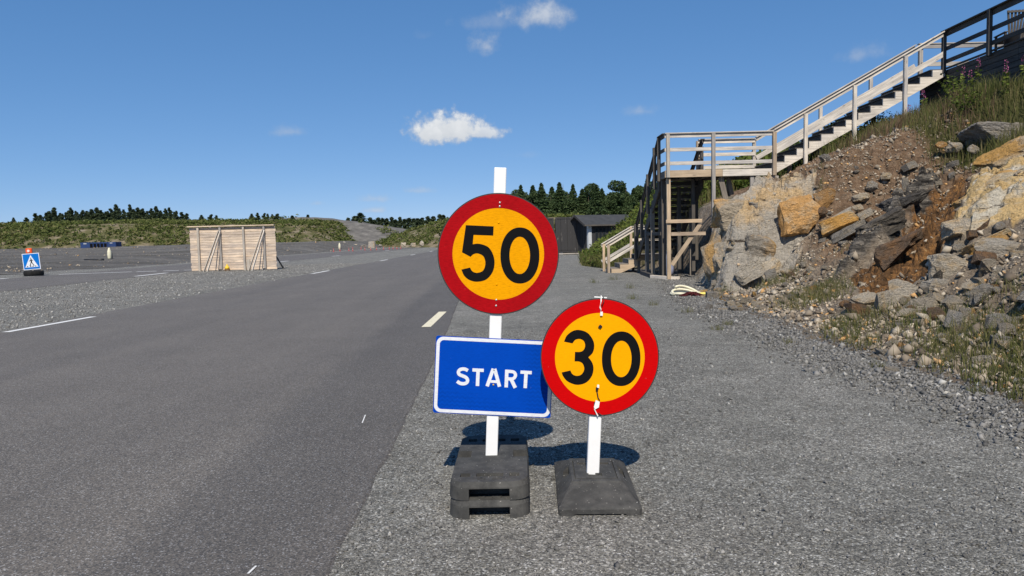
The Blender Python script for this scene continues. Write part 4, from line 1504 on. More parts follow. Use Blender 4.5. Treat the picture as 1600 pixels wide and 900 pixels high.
# skyline trees of the left bank
pts = [(28, 340), (47, 341), (63, 334), (70, 336), (80, 333), (93, 326), (101, 333), (113, 330), (117, 326), (128, 332), (136, 329), (143, 331), (150, 327), (158, 325), (165, 329), (172, 331),
       (180, 326), (187, 321), (193, 326), (200, 328), (209, 321), (215, 327), (222, 325), (229, 326), (236, 330), (243, 327), (250, 323), (257, 329), (264, 327), (271, 325), (278, 331), (290, 332), (297, 334),
       (320, 336), (335, 335), (343, 337), (398, 334), (407, 333), (418, 333), (430, 335), (423, 334), (438, 334), (461, 337), (485, 336)]
pts += [(84+k*8.1+(k*7 % 5), 330+(k*11 % 6)) for k in range(25)]+[(510+k*0, 340) for k in range(0)]
for k, (px, py) in enumerate(pts):
    d = 158+(k*53 % 14)
    x = (px-800)/1100*d
    hz = 371.5-(px-800)*.0227
    ztop = 1.3+(hz-py)/1100*d
    zb = float(lbank_z(np.array([x]), np.array([d]))[0])-.3
    kd = 'pine' if k % 3 else 'farspruce'
    h = max(ztop-zb, 3.6)
    tree(kd, x, d, ztop-h, h, 'small dark pine on the skyline of the green bank' if kd == 'pine' else 'small pointed spruce on the skyline of the green bank',
         'pines on the left skyline' if kd == 'pine' else 'small spruces on the left skyline', 1.5+.9*((k*29 % 10)/10))
pts = [(548, 341, 'pine'), (558, 338, 'farspruce'), (567, 333, 'farspruce'), (581, 342, 'pine'), (588, 345, 'pine'), (594, 342, 'pine'), (601, 341, 'farspruce'), (608, 342, 'pine'), (615, 341, 'pine'), (621, 343, 'farspruce'),
       (628, 341, 'pine'), (635, 343, 'pine'), (642, 341, 'farspruce'), (649, 342, 'pine'), (656, 341, 'farspruce'), (663, 341, 'pine'), (671, 340, 'pine'), (680, 338, 'farspruce'), (689, 337, 'pine'), (696, 336, 'farspruce')]
for k, (px, py, kd) in enumerate(pts):
    d = 205+(k*53 % 14)
    x = (px-800)/1100*d
    hz = 371.5-(px-800)*.0227
    ztop = 1.3+(hz-py)/1100*d
    tree(kd, x, d, -.5, ztop+.5, 'dark forest pine beyond the gap behind the spoil mound' if kd == 'pine' else 'dark forest spruce beyond the gap behind the spoil mound',
         'forest pines beyond the gap' if kd == 'pine' else 'forest spruces beyond the gap', 1.7+.8*((k*29 % 10)/10))


# shrubs under the upper stair, willowherb by the deck
def shrub(x, y, s, h, m, label, n_=700, leaf=.035, group=None):
    e = empty('shrub', (x, y, float(hill(x, y))), label, 'shrub', group)
    v = rng.normal(0, 1, (n_, 3))
    v /= np.linalg.norm(v, axis=1)[:, None]
    v *= rng.uniform(.2, 1, (n_, 1))**.5
    lump = 1+.3*np.sin(v[:, 0]*9+1)+.2*np.sin(v[:, 1]*11)
    V, Fc, ti = leaf_quads(v[:, 0]*s*lump, v[:, 1]*s*lump, h*.55+v[:, 2]*h*.5*lump, leaf*rng.uniform(.6, 1.4, n_), np.clip(rng.normal(.5, .2, n_)+v[:, 2]*.2, 0, 1))
    mk_obj('foliage', np_mesh('foliage', V, Fc, ti), m, e, kind='stuff')
    mb = MB()
    for q in range(5):
        t = q*1.3
        mb.tube([(0, 0, -.03), (math.cos(t)*s*.3, math.sin(t)*s*.3, h*.4), (math.cos(t)*s*.6, math.sin(t)*s*.6, h*.8)], [.012, .008, .003], 5)
    mb.build('stem', 'bark', e)


shrub(9.75, 20.7, .55, .9, 'dark_leaf', 'dark leafy shrub under the upper stair flight behind its tall post')
shrub(10.5, 20.5, .5, .8, 'dark_leaf', 'dark shrub under the upper stair flight, next to the dark deck')
shrub(9.1, 21.8, .6, .8, 'dark_leaf', 'small dark shrub behind the foot of the upper stair flight')
shrub(11.0, 17.6, .3, .75, 'bush_leaf', 'bright green leafy plant in tall grass below the dark deck', 350, .04)
shrub(10.4, 16.2, .35, .5, 'bush_leaf', 'low bright green plant above the row of pale boulders', 350, .03)
shrub(7.1, 14.75, .22, .4, 'dark_leaf', 'lone small plant growing on the brown earth slope', 220, .022)
for k in range(13):
    y = 12.5+k*.55+rng.uniform(-.2, .2)
    x = rng.uniform(10.6, 11.9)
    e = empty('willowherb', (x, y, float(hill(x, y))), 'pink flowering willowherb stalk in the tall grass below the dark deck', 'flower', 'willowherb stalks below the deck', (rng.uniform(-.12, .12), rng.uniform(-.12, .12), rng.uniform(0, 6)))
    h = rng.uniform(.55, .95)
    MB().tube([(0, 0, -.05), (.01, 0, h*.5), (0, .01, h)], [.006, .005, .002], 5).build('stem', 'stem_green', e)
    m_ = 34
    t = rng.uniform(.15, .72, m_)*h
    a = rng.uniform(0, 6.28, m_)
    V, Fc, ti = leaf_quads(np.cos(a)*.05, np.sin(a)*.05, t, np.full(m_, .05), rng.uniform(.3, .9, m_))
    mk_obj('foliage', np_mesh('foliage', V, Fc, ti), 'bush_leaf', e, kind='stuff')
    m_ = 40
    t = (.68+.34*rng.uniform(0, 1, m_))*h
    a = rng.uniform(0, 6.28, m_)
    rr_ = .035*(1.35-t/h)*2.2
    V, Fc, ti = leaf_quads(np.cos(a)*rr_, np.sin(a)*rr_, t, np.full(m_, .017), rng.uniform(.3, .9, m_))
    mk_obj('flower_spike', np_mesh('flower_spike', V, Fc, ti), 'pink_petal', e, kind='stuff')

# ------------------------------------------------------------------ timber staircase
ST = empty('wooden_staircase', (0, 0, 0), 'pale weathered timber staircase with landing climbing the rocky hillside', 'staircase')
YN, YF = 20.0, 21.4          # near and far side of landing and upper flight
ZL, ZD = 3.08, 5.72          # landing and deck floor
XL, XR, XD = 4.4, 7.4, 12.2
PL, TAN, GR, GY, CHC = 'wood_pale', 'wood_tan', 'wood_grey', 'wood_greyish', 'wood_charcoal'
# landing floor
nb = 11
for k in range(nb):
    yy = YN+.03+(k+.5)*(YF-YN-.06)/nb
    plank('floor_board', (XL, yy, ZL-.016), (XR, yy, ZL-.016), .118, .03, GR, ST, side=(0, 0, 1))
plank('fascia', (XL-.02, YN, ZL-.09), (6.0, YN, ZL-.09), .2, .045, TAN, ST)
plank('fascia', (6.003, YN, ZL-.093), (XR+.1, YN, ZL-.093), .19, .045, PL, ST)
plank('fascia', (XL, YF, ZL-.09), (XR, YF, ZL-.09), .2, .045, GR, ST)
plank('fascia', (XL-.003, YN+.03, ZL-.1), (XL-.003, YN+.9, ZL-.1), .2, .045, GR, ST, side=(1, 0, 0))
for xx in (5.0, 5.6, 6.2, 6.8):
    plank('joist', (xx, YN+.03, ZL-.12), (xx, YF-.03, ZL-.12), .16, .045, GR, ST, side=(1, 0, 0))


def rail_run(a, b_, h, mids, m, parent, side, cap=True, mm=None):
    a, b_ = Vector(a), Vector(b_)
    up = Vector((0, 0, 1))
    s = Vector(side)
    if cap:
        d = (b_-a).normalized()
        plank('handrail', a+up*(h+.012), b_+up*(h+.012), .12, .03, m, parent, side=d.cross(s))
    plank('top_rail', a+up*(h-.06), b_+up*(h-.06), .095, .028, m, parent, side=side)
    for q in mids:
        plank('mid_rail', a+up*q, b_+up*q, .1, .028, mm or m, parent, side=side)


# landing near side rail
rail_run((XL-.03, YN-.03, ZL), (XR+.02, YN-.03, ZL), 1.02, [.58, .2], PL, ST, (0, 1, 0))
rail_run((5.7, YF+.02, ZL), (XR, YF+.02, ZL), 1.02, [.58, .2], PL, ST, (0, 1, 0))
rail_run((XL-.03, YN, ZL), (XL-.03, YN+.75, ZL), 1.02, [.58, .2], CHC, ST, (1, 0, 0))


def post(x, y, z0, z1, m=PL, w=.095, name='post', parent=None):
    return plank(name, (x, y, z0), (x, y, z1), w, w*.95, m, parent or ST)


post(XL+.05, YN-.085, ZL-.2, ZL+1.0, GY)
post(XL+.09, YN+.08, -.02, ZL-.2, TAN, .11)
post(XL-.06, YN+.62, ZL-.25, ZL+1.0, CHC)
post(5.72, YN-.09, 1.12, ZL+1.0, GY, .1)
post(XR+.03, YN-.09, ZL-.2, ZL+1.0, TAN, .1)
post(5.7, YF+.08, ZL-.2, ZL+1.0, TAN)
post(XR, YF+.08, ZL-.2, ZL+1.0, GY)
post(XL+.05, YN+.55, -.02, ZL-.2, CHC, .12)
post(XL+.1, YN+1.2, -.02, ZL-.2, CHC, .11)
post(5.1, YF, -.02, ZL-.2, CHC, .11)
post(5.62, YF, .5, ZL-.2, CHC, .11)
post(5.35, YN+.7, .2, ZL-.2, CHC, .1)
plank('cross_beam', (XL+.0, YN+.0, 1.66), (5.42, YN+.0, 1.66), .1, .045, TAN, ST)
plank('cross_beam', (XL+.14, YN-.0, 1.3), (5.52, YN+.0, 1.3), .1, .045, TAN, ST)
plank('brace', (XL+.17, YN+.05, .42), (5.38, YN+.05, 1.56), .11, .04, TAN, ST)
plank('sill_beam', (XL-.25, YN+.9, .05), (XL+.12, YN+.05, .05), .1, .1, PL, ST, side=(0, 0, 1))
plank('sill_beam', (XL+.1, YN+.1, .045), (XL+.38, YN-.02, .045), .09, .09, PL, ST, side=(0, 0, 1))
plank('strut', (5.98, YN+.12, ZL-.2), (6.15, YN+.2, 2.25), .15, .05, GR, ST)
plank('strut', (6.28, YN+.4, ZL-.2), (6.42, YN+.5, 2.4), .12, .05, GR, ST)
plank('strut', (6.85, YN+.05, ZL-.2), (6.85, YN+.05, 2.42), .11, .06, GY, ST)
plank('strut', (7.5, YN+.0, ZL-.2), (7.42, YN+.0, 2.4), .16, .06, GY, ST)
plank('strut', (6.6, YF, ZL-.2), (6.6, YF, 2.4), .1, .1, GR, ST)

# upper flight
NS = 14
RUN, RISE = (XD-XR)/NS, (ZD-ZL)/NS
for yy, mm in ((YN, PL), (YF, GY)):
    poly = [(XR-.02, ZL-.2)]
    x0, z0 = XR, ZL
    top = []
    for k in range(NS):
        top += [(x0+k*RUN, ZL+(k+1)*RISE-.03), (x0+(k+1)*RUN, ZL+(k+1)*RISE-.03)]
    low = [(XD, ZD-.2), (XR+.06, ZL-.15)]
    poly = [(XR, ZL-.15)]+[(XR, ZL-.0)]+top+low
    MB().prism(poly, 'y', yy-.024, yy+.024).build('stringer', mm, ST)
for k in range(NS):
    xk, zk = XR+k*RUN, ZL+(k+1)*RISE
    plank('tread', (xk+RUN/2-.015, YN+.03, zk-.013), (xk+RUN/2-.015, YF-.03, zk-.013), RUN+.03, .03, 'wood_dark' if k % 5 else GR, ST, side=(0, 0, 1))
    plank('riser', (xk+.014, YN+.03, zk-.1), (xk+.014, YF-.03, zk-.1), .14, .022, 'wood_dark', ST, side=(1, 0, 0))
sl = Vector((XD-XR, 0, ZD-ZL))
for yy, mm in ((YN-.03, PL), (YF+.02, PL)):
    rail_run((XR+.03, yy, ZL+.03), (XD-.02, yy, ZD+.0), 1.02, [], mm, ST, (0, 1, 0))
    plank('mid_rail', (XR+.05, yy, ZL+.45), (XD-.02, yy, ZD+.42), .14, .028, mm, ST)
for px_, zb in ((8.3, 2.75), (9.66, 3.2), (11.06, 4.35)):
    zt = ZL+(px_-XR)/(XD-XR)*(ZD-ZL)
    post(px_, YN-.09, zb, zt+.98, PL if px_ < 11.5 else GY)
for px_ in (8.0, 9.4, 10.9):
    zt = ZL+(px_-XR)/(XD-XR)*(ZD-ZL)
    post(px_, YF+.085, zt-.25, zt+.98, PL)
for px_, yy in ((8.85, YN+.25), (9.1, YF-.2), (8.0, YN+.3), (10.9, YF-.1), (7.9, YF)):
    zt = ZL+(px_-XR)/(XD-XR)*(ZD-ZL)
    post(px_, yy, float(hill(px_, yy))-.1, zt-.16, GR, .11)

# lower flight, runs away from the camera down to a small platform
Y0, Y1, ZM = 20.8, 24.5, .62
NL = 13
run2, rise2 = (Y1-Y0)/NL, (ZL-ZM)/(NL+1)
for xx in (XL, 5.62):
    top = []
    for k in range(NL):
        top += [(Y0+k*run2, ZL-(k+1)*rise2-.03), (Y0+(k+1)*run2, ZL-(k+1)*rise2-.03)]
    poly = [(Y0, ZL-.05)]+top+[(Y1, ZM-.12), (Y1-.25, ZM-.12), (Y0, ZL-.5)]
    MB().prism(poly, 'x', xx-.024, xx+.024).build('stringer', CHC, ST)
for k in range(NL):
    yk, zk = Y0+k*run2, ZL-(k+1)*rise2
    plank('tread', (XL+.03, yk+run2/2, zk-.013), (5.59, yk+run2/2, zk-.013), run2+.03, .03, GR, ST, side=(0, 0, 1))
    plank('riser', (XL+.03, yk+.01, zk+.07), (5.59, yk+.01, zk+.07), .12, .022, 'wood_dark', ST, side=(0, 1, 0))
for xx in (XL-.03, 5.65):
    rail_run((xx, Y0-.05, ZL-.05), (xx, Y1, ZM), 1.0, [], CHC, ST, (1, 0, 0))
    plank('mid_rail', (xx, Y0-.05, ZL+.42), (xx, Y1, ZM+.46), .1, .028, CHC, ST, side=(1, 0, 0))
    for t in (.08, .36, .66, .97):
        yy = Y0+t*(Y1-Y0)
        zz = ZL+t*(ZM-ZL)
        plank('post', (xx-.06 if xx < 5 else xx+.06, yy, zz-.25), (xx-.06 if xx < 5 else xx+.06, yy, zz+.98), .095, .09, CHC, ST)
for (xx, yy, zt) in ((XL, 21.9, 2.1), (XL, 22.8, 1.5), (5.6, 21.9, 2.1), (5.6, 23.2, 1.2), (4.75, 22.3, 1.8)):
    post(xx, yy, -.02, zt, GR, .12)
plank('cross_beam', (XL-.02, 20.6, 1.32), (XL-.02, 23.0, 1.32), .1, .045, CHC, ST, side=(1, 0, 0))
plank('cross_beam', (XL, 21.9, .98), (5.6, 21.9, .98), .1, .045, CHC, ST)
plank('sill_beam', (XL-.2, 21.0, .06), (XL-.1, 23.2, .06), .12, .12, CHC, ST, side=(0, 0, 1))

# small platform and the short bottom flight
for k in range(7):
    xx = XL+.06+k*.178
    plank('floor_board', (xx, Y1+.02, ZM-.016), (xx, Y1+1.35, ZM-.016), .16, .03, GR, ST, side=(0, 0, 1))
for yy in (Y1+.02, Y1+1.33):
    plank('fascia', (XL, yy, ZM-.12), (5.6, yy, ZM-.12), .18, .04, TAN, ST)
for xx in (XL+.05, 5.5):
    for yy in (Y1+.1, Y1+1.25):
        post(xx, yy, -.02, ZM-.04, GR)
XB = 3.38
n3 = 4
for yy in (Y1+.03, Y1+1.3):
    top = []
    for k in range(3):
        top += [(XB+.1+k*.3, (k+1)*ZM/n3-.03), (XB+.1+(k+1)*.3, (k+1)*ZM/n3-.03)]
    poly = [(XB+.1, -.01)]+top+[(XL, ZM-.16), (XL, .24), (XB+.42, -.01)]
    MB().prism(poly, 'y', yy-.024, yy+.024).build('stringer', TAN, ST)
    for k in range(1):
        post(XB, yy-.05, -.02, .98, TAN, .09)
        post(XL-.02, yy-.05, ZM-.2, ZM+.98, TAN, .09)
    rail_run((XB-.08, yy-.02, .0), (XL, yy-.02, ZM), .98, [.36], PL, ST, (0, 1, 0), mm=PL)
for k in range(3):
    xk = XB+.1+k*.3
    zk = (k+1)*ZM/n3
    plank('tread', (xk+.14, Y1+.06, zk-.013), (xk+.14, Y1+1.27, zk-.013), .31, .03, GR, ST, side=(0, 0, 1))
    plank('riser', (xk+.014, Y1+.06, zk-.09), (xk+.014, Y1+1.27, zk-.09), .11, .022, GR, ST, side=(1, 0, 0))
rail_run((XL, Y1+1.33, ZM), (5.6, Y1+1.33, ZM), .98, [.5], PL, ST, (0, 1, 0))
plank('handrail', (XL-.1, Y1+.02, ZM+1.03), (XL+.2, Y1+.02, ZM+1.03), .12, .03, PL, ST, side=(0, 0, 1))

# ------------------------------------------------------------------ dark deck
DK = empty('timber_deck', (0, 0, 0), 'dark timber deck with boarded side and grey railing at the top of the stairs', 'deck')
XW = 12.27
DN = 6.0
bh = .142
z = ZD-.02
for k in range(9):
    for (ya, yb) in ((DN, 12.9), (12.905, 17.2), (17.205, 21.28)):
        plank('wall_board', (XW, ya, z-bh/2), (XW, yb, z-bh/2), bh-.012, .028+.004*(k % 2), 'wood_dark', DK, side=(1, 0, 0))
    z -= bh
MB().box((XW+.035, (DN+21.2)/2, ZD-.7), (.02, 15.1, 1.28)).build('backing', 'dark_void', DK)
for k in range(40):
    xx = XW+.05+(k+.5)*.145
    plank('floor_board', (xx, DN, ZD-.02), (xx, 21.25, ZD-.02), .138, .035, 'wood_dark', DK, side=(0, 0, 1))
plank('edge_board', (XW-.03, DN, ZD+.01), (XW-.03, 20.0, ZD+.01), .06, .04, 'wood_dark', DK, side=(0, 0, 1))
DG = 'wood_dark'
for yy in (20.0, 18.13, 16.26, 14.4, 12.5, 10.6, 8.7):
    plank('post', (XW-.1, yy, ZD-.12), (XW-.1, yy, ZD+1.02), .1, .1, DG, DK)
ra = (XW-.04, DN, ZD)
rb = (XW-.04, 20.06, ZD)
plank('handrail', (XW-.07, DN, ZD+1.035), (XW-.07, 20.1, ZD+1.035), .14, .03, DG, DK, side=(0, 0, 1))
plank('top_rail', (XW-.04, DN, ZD+.95), (XW-.04, 20.06, ZD+.95), .13, .03, DG, DK, side=(1, 0, 0))
for q in (.55, .2):
    plank('mid_rail', (XW-.04, DN, ZD+q), (XW-.04, 20.06, ZD+q), .11, .03, DG, DK, side=(1, 0, 0))
plank('post', (XW, 21.3, ZD-.3), (XW, 21.3, ZD+1.0), .11, .1, GY, DK)
plank('post', (15.6, 21.3, ZD-.3), (15.6, 21.3, ZD+1.0), .11, .1, GY, DK)
plank('handrail', (XW-.1, 21.25, ZD+1.015), (18, 21.25, ZD+1.015), .12, .03, GY, DK, side=(0, 0, 1))
for q in (.94, .42, .1):
    plank('mid_rail', (XW, 21.23, ZD+q), (18, 21.23, ZD+q), .12, .03, GY, DK)
for yy in (7.0, 10.0, 13.0, 16.0, 19.0):
    plank('support_post', (XW+.3, yy, 4.0), (XW+.3, yy, ZD-.1), .14, .14, DG, DK)

# slatted chair with a dark pot on the deck
CH = empty('garden_chair', (13.15, 18.55, ZD), 'grey slatted garden chair with flared back standing on the dark deck', 'chair', None, (0, 0, R_(-8)))
for k in range(7):
    xx0, xx1 = -.16+k*.053, -.27+k*.09
    plank('back_slat', (xx0, .0, .4), (xx1, -.12, 1.1), .05, .02, 'wicker', CH)
plank('back_rail', (-.3, -.135, 1.06), (.3, -.135, 1.06), .05, .025, 'wicker', CH)
for k in range(5):
    plank('seat_slat', (-.27, .07+k*.09, .4), (.27, .07+k*.09, .4), .075, .022, 'wicker', CH, side=(0, 0, 1))
for sx_ in (-.26, .26):
    plank('leg', (sx_, .45, 0), (sx_, .45, .58), .05, .05, 'wicker', CH)
    plank('leg', (sx_, .0, 0), (sx_, .0, .58), .05, .05, 'wicker', CH)
    plank('armrest', (sx_, -.05, .59), (sx_, .5, .59), .08, .022, 'wicker', CH, side=(0, 0, 1))
PT = MB().lathe([(.1, 0), (.14, .02), (.19, .4), (.2, .42), (.18, .42), (.15, .3)], 20).build('flower_pot', 'black_plastic', None, True,
         label='black pot standing on the deck in front of the slatted chair', cat='pot')
PT.location = (12.82, 18.25, ZD)

# ------------------------------------------------------------------ freestanding plank wall
WW = empty('plank_wall', (-13.7, 34.8, 0), 'freestanding wall of pale horizontal boards propped by diagonal braces on the gravel', 'wall')
NBD = 17
WH = 2.12
for k in range(NBD):
    h0 = k*WH/NBD
    dx = random.Random(k).uniform(-.02, .02)
    plank('wall_board', (-2.12+dx, .02 if k % 2 else .024, h0+WH/NBD/2+.02), (2.1+dx, .02 if k % 2 else .024, h0+WH/NBD/2+.02), WH/NBD-.01, .025, 'wood_wall', WW)
for xx in (-1.68, -.6, .55, 1.56):
    plank('post', (xx, -.045, -.02), (xx, -.045, WH+.06), .1, .1, 'wood_greyish', WW)
plank('top_rail', (-2.18, -.05, WH+.075), (2.08, -.05, WH+.075), .17, .045, 'wood_wall', WW, side=(0, 0, 1))
for xx in (-.6, 1.56):
    for o_ in (-.085, .085):
        plank('brace', (xx-.42+o_, -.95, -.02), (xx+o_*.6, -.11, WH-.18), .1, .035, 'wood_pale' if o_ > 0 else 'wood_greyish', WW, side=(1, 0, 0))
    plank('ground_stake', (xx+.0, -.5, .05), (xx+.0, -.05, .05), .09, .04, 'wood_greyish', WW, side=(1, 0, 0))
plank('brace', (2.14, .95, -.02), (2.0, .1, .75), .09, .04, 'wood_dark', WW, side=(1, 0, 0))
plank('brace', (-1.2, .95, -.02), (-1.2, .1, 1.6), .09, .04, 'wood_dark', WW, side=(1, 0, 0))
plank('base_block', (.72, -.03, .0), (.72, -.03, .52), .17, .03, 'wood_greyish', WW)
YM = empty('yellow_marker', (-13.95, 34.55, 0), 'small yellow rounded marker standing at the foot of the plank wall', 'marker')
YM.scale = (.72, .72, .85)
MB().lathe([(.17, 0), (.19, .03), (.17, .1), (.14, .12)], 16).build('base', 'brown_plastic', YM, True)
MB().lathe([(.15, .11), (.16, .18), (.1, .26), (.05, .32), (.045, .36), (.02, .38)], 16).build('body', 'yellow_plastic', YM, True)

# ------------------------------------------------------------------ pedestrian crossing sign on a tyre
PD = empty('crossing_sign', (-22.9, 33.7, .0), 'blue pedestrian crossing sign with an orange lamp, leaning slightly and stuck in a tyre', 'sign', None, (0, R_(-3.5), R_(5)))
W2 = .39
MB().box((0, 0, .3+W2), (2*W2, .015, 2*W2)).build('plate', 'sheet_white', PD)
MB().prism([(-W2+.03, .3+.03), (W2-.03, .3+.03), (W2-.03, .3+2*W2-.03), (-W2+.03, .3+2*W2-.03)], 'y', -.0105, -.008).build('blue_face', 'sheet_blue_light', PD)
MB().prism([(-W2+.09, .3+.12), (W2-.09, .3+.12), (0, .3+2*W2-.08)], 'y', -.0135, -.011).build('white_triangle', 'sheet_white', PD)
fg = MB()
ZB = .3
fg.lathe([(.028, -.001), (.028, .001)], 12, (0, 0, 0))
fv = [(q[0], -.0155+q[2], ZB+.545+q[1]) for q in fg.v]
fg.v = fv


def bar2(mb, p, q, w, y0, y1):
    d = Vector((q[0]-p[0], q[1]-p[1])).normalized()
    n_ = Vector((-d.y, d.x))*w/2
    mb.prism([(p[0]-n_.x, p[1]-n_.y), (q[0]-n_.x, q[1]-n_.y), (q[0]+n_.x, q[1]+n_.y), (p[0]+n_.x, p[1]+n_.y)], 'y', y0, y1)


for i, (p, q, w) in enumerate((((.0, ZB+.5), (.01, ZB+.36), .06), ((0, ZB+.37), (-.07, ZB+.19), .035), ((.01, ZB+.37), (.1, ZB+.2), .035), ((0, ZB+.49), (-.08, ZB+.4), .026),
                               ((.01, ZB+.49), (.09, ZB+.42), .026), ((-.1, ZB+.19), (-.06, ZB+.19), .02), ((.09, ZB+.2), (.14, ZB+.21), .02))):
    bar2(fg, p, q, w, -.0165-.0004*i, -.0140-.0004*i)
fg.build('walking_figure', 'sign_black', PD)
cs = MB()
for xx in (-.19, -.04, .06, .18):
    bar2(cs, (xx-.03, ZB+.145), (xx+.02, ZB+.175), .035, -.0165, -.0140)
cs.build('crossing_stripes', 'sign_black', PD)
plank('post', (0, .04, .0), (0, .04, 1.15), .06, .04, 'wood_greyish', PD)
LM = MB().box((-.05, .02, 1.2), (.28, .1, .24)).build('lamp', 'orange_plastic', PD, bevel=.025)
MB().lathe([(.06, 0), (.06, .02)], 16).build('lens', 'lens_white', LM).matrix_local = Matrix.Translation((-.05, -.03, 1.2)) @ Matrix.Rotation(R_(90), 4, 'X')
TY = empty('tyre', (-22.9, 33.75, 0), 'black car tyre lying flat as the foot of the crossing sign', 'tyre')
prof = []
for k in range(9):
    t = math.pi*k/8-math.pi/2
    prof.append((.33+.09*math.cos(t)**.6 if math.cos(t) > 1e-6 else .33, .13+.125*math.sin(t)))
prof2 = [(.2, .03)]+prof+[(.2, .23)]
tb = MB()
tb.lathe(prof2, 28)
tb.f = tb.f[:-2]
tb.build('tread_and_sidewall', 'tyre', TY, True)
MB().lathe([(.2, .04), (.205, .06), (.205, .2), (.2, .22)], 28).build('rim_hole', 'dark_void', TY)
MB().box((.28, -.3, .012), (.8, .3, .022)).build('rubber_mat', 'black_plastic', None, label='thin black rubber mat on gravel under the tyre', cat='mat').location = (-22.95, 33.7, 0)

# ------------------------------------------------------------------ distant small things on the left
RB = MB()
RB.tube([(-.75, 0, .07), (-.3, .02, .075), (.3, -.01, .07), (.75, 0, .075)], .075, 10)
rb_ = RB.build('black_pipe', 'black_plastic', None, True, label='short black pipe lying on the grey gravel field', cat='pipe')
rb_.location = (-31.6, 53.4, .2)
rb_.scale = (.98, 1, 1.6)


def cream(x, y, z, s, lab):
    e = empty('wrapped_marker', (x, y, z), lab, 'marker', None, (0, 0, .3))
    MB().lathe([(.12, 0), (.15, .1), (.17, .4), (.15, .7), (.1, .82), (.08, .92), (.02, .98)], 12).build('wrapping', 'cream_cloth', e, True)
    MB().lathe([(.07, 0), (.1, .2), (.09, .55), (.04, .6)], 8, (.14, .06, 0)).build('dark_lump', 'grey_cloth', e, True)  # dark grey lump forming the right half of the marker
    e.scale = (s, s, s)


cream(-31.1, 54.6, float(terrace_z(np.array(-31.1), np.array(54.6)))-.02, .9, 'small cream wrapped marker standing on grey gravel right of the black pipe')
cream(-25.4, 104.5, .15, 1.0, 'small cream wrapped marker at the far end of the gravel field by the red cones')

BC = empty('blue_container', (-65.0, 112.0, .92), 'low dark blue steel container in front of the green bank', 'container', None, (0, 0, R_(6)))
MB().box((0, 0, .62), (5.3, 2.0, 1.05)).build('body', 'blue_steel', BC, bevel=.02)
for k in range(6):
    MB().box((-1.25+k*.52, -1.03, .62), (.1, .1, 1.08)).build('rib', 'blue_steel', BC)
for k in range(5):
    MB().box((-.99+k*.52, -1.006, .56), (.38, .02, .78)).build('panel', 'dark_void', BC)
MB().box((-1.95, -1.02, .95), (.45, .02, .13)).build('name_plate', 'shed_white', BC)
MB().box((1.95, -1.02, .98), (.4, .02, .1)).build('name_plate', 'shed_white', BC)
for sx_ in (-2.3, 2.3):
    MB().box((sx_, 0, .05), (.3, 1.8, .1)).build('foot', 'blue_steel', BC)

# traffic cones far off
cone_me = MB().lathe([(.12, 0), (.12, .02), (.085, .025), (.02, .46), (.005, .47)], 12).mesh('cone_body')
cone_me.materials.append(MATS['cone_red'])
band_me = MB().lathe([(.065, .19), (.046, .29)], 12).mesh('band')
band_me.materials.append(MATS['cone_white'])
for (px, dd) in ((523, 91), (533, 94), (547, 95), (553, 92), (572, 99), (581, 97), (590, 99), (601, 101), (610, 103), (616, 106), (622, 104), (628, 107), (553, 108), (566, 112)):
    e = empty('traffic_cone', ((px-800)/1100*dd, dd, .02), 'red traffic cone set out on the far end of the side road', 'cone', 'red cones at the far end of the road')
    mk_obj('cone_body', cone_me, None, e)
    mk_obj('band', band_me, None, e)

# ------------------------------------------------------------------ black containers and shed
def container(x, y, rz, lab, w=2.44, l=6.0, h=2.6):
    e = empty('shipping_container', (x, y, .12), lab, 'container', None, (0, 0, rz))
    MB().box((0, l/2, h/2), (w-.06, l, h-.04)).build('shell', 'container_black', e)
    for sx_ in (-1, 1):
        MB().box((sx_*(w/2-.06), .0, h/2), (.12, .12, h)).build('corner_post', 'container_black', e)
    for zz in (.07, h-.06):
        MB().box((0, 0, zz), (w-.25, .11, .12)).build('header', 'container_black', e)
    for sx_ in (-1, 1):
        d = MB().box((sx_*(w/4-.05), -.015, h/2), (w/2-.16, .05, h-.3)).build('door', 'container_black', e)
        for q in (-.28, .2):
            MB().tube([(sx_*(w/4-.05)+q, -.07, .15), (sx_*(w/4-.05)+q, -.07, h-.15)], .02, 8).build('lock_bar', 'container_black', d)
        for k in range(5):
            MB().box((sx_*(w/4-.05)-.42+k*.21, -.05, h/2), (.035, .03, h-.4)).build('corrugation', 'container_black', d)
    for k in range(16):
        for sx_ in (-1, 1):
            MB().box((sx_*(w/2-.03), .35+k*.36, h/2), (.05, .14, h-.3)).build('corrugation', 'container_black', e)
    for sx_ in (-1, 1):
        MB().box((sx_*.85, .15, -.06), (.3, .3, .12)).build('support_block', 'shed_white', e)


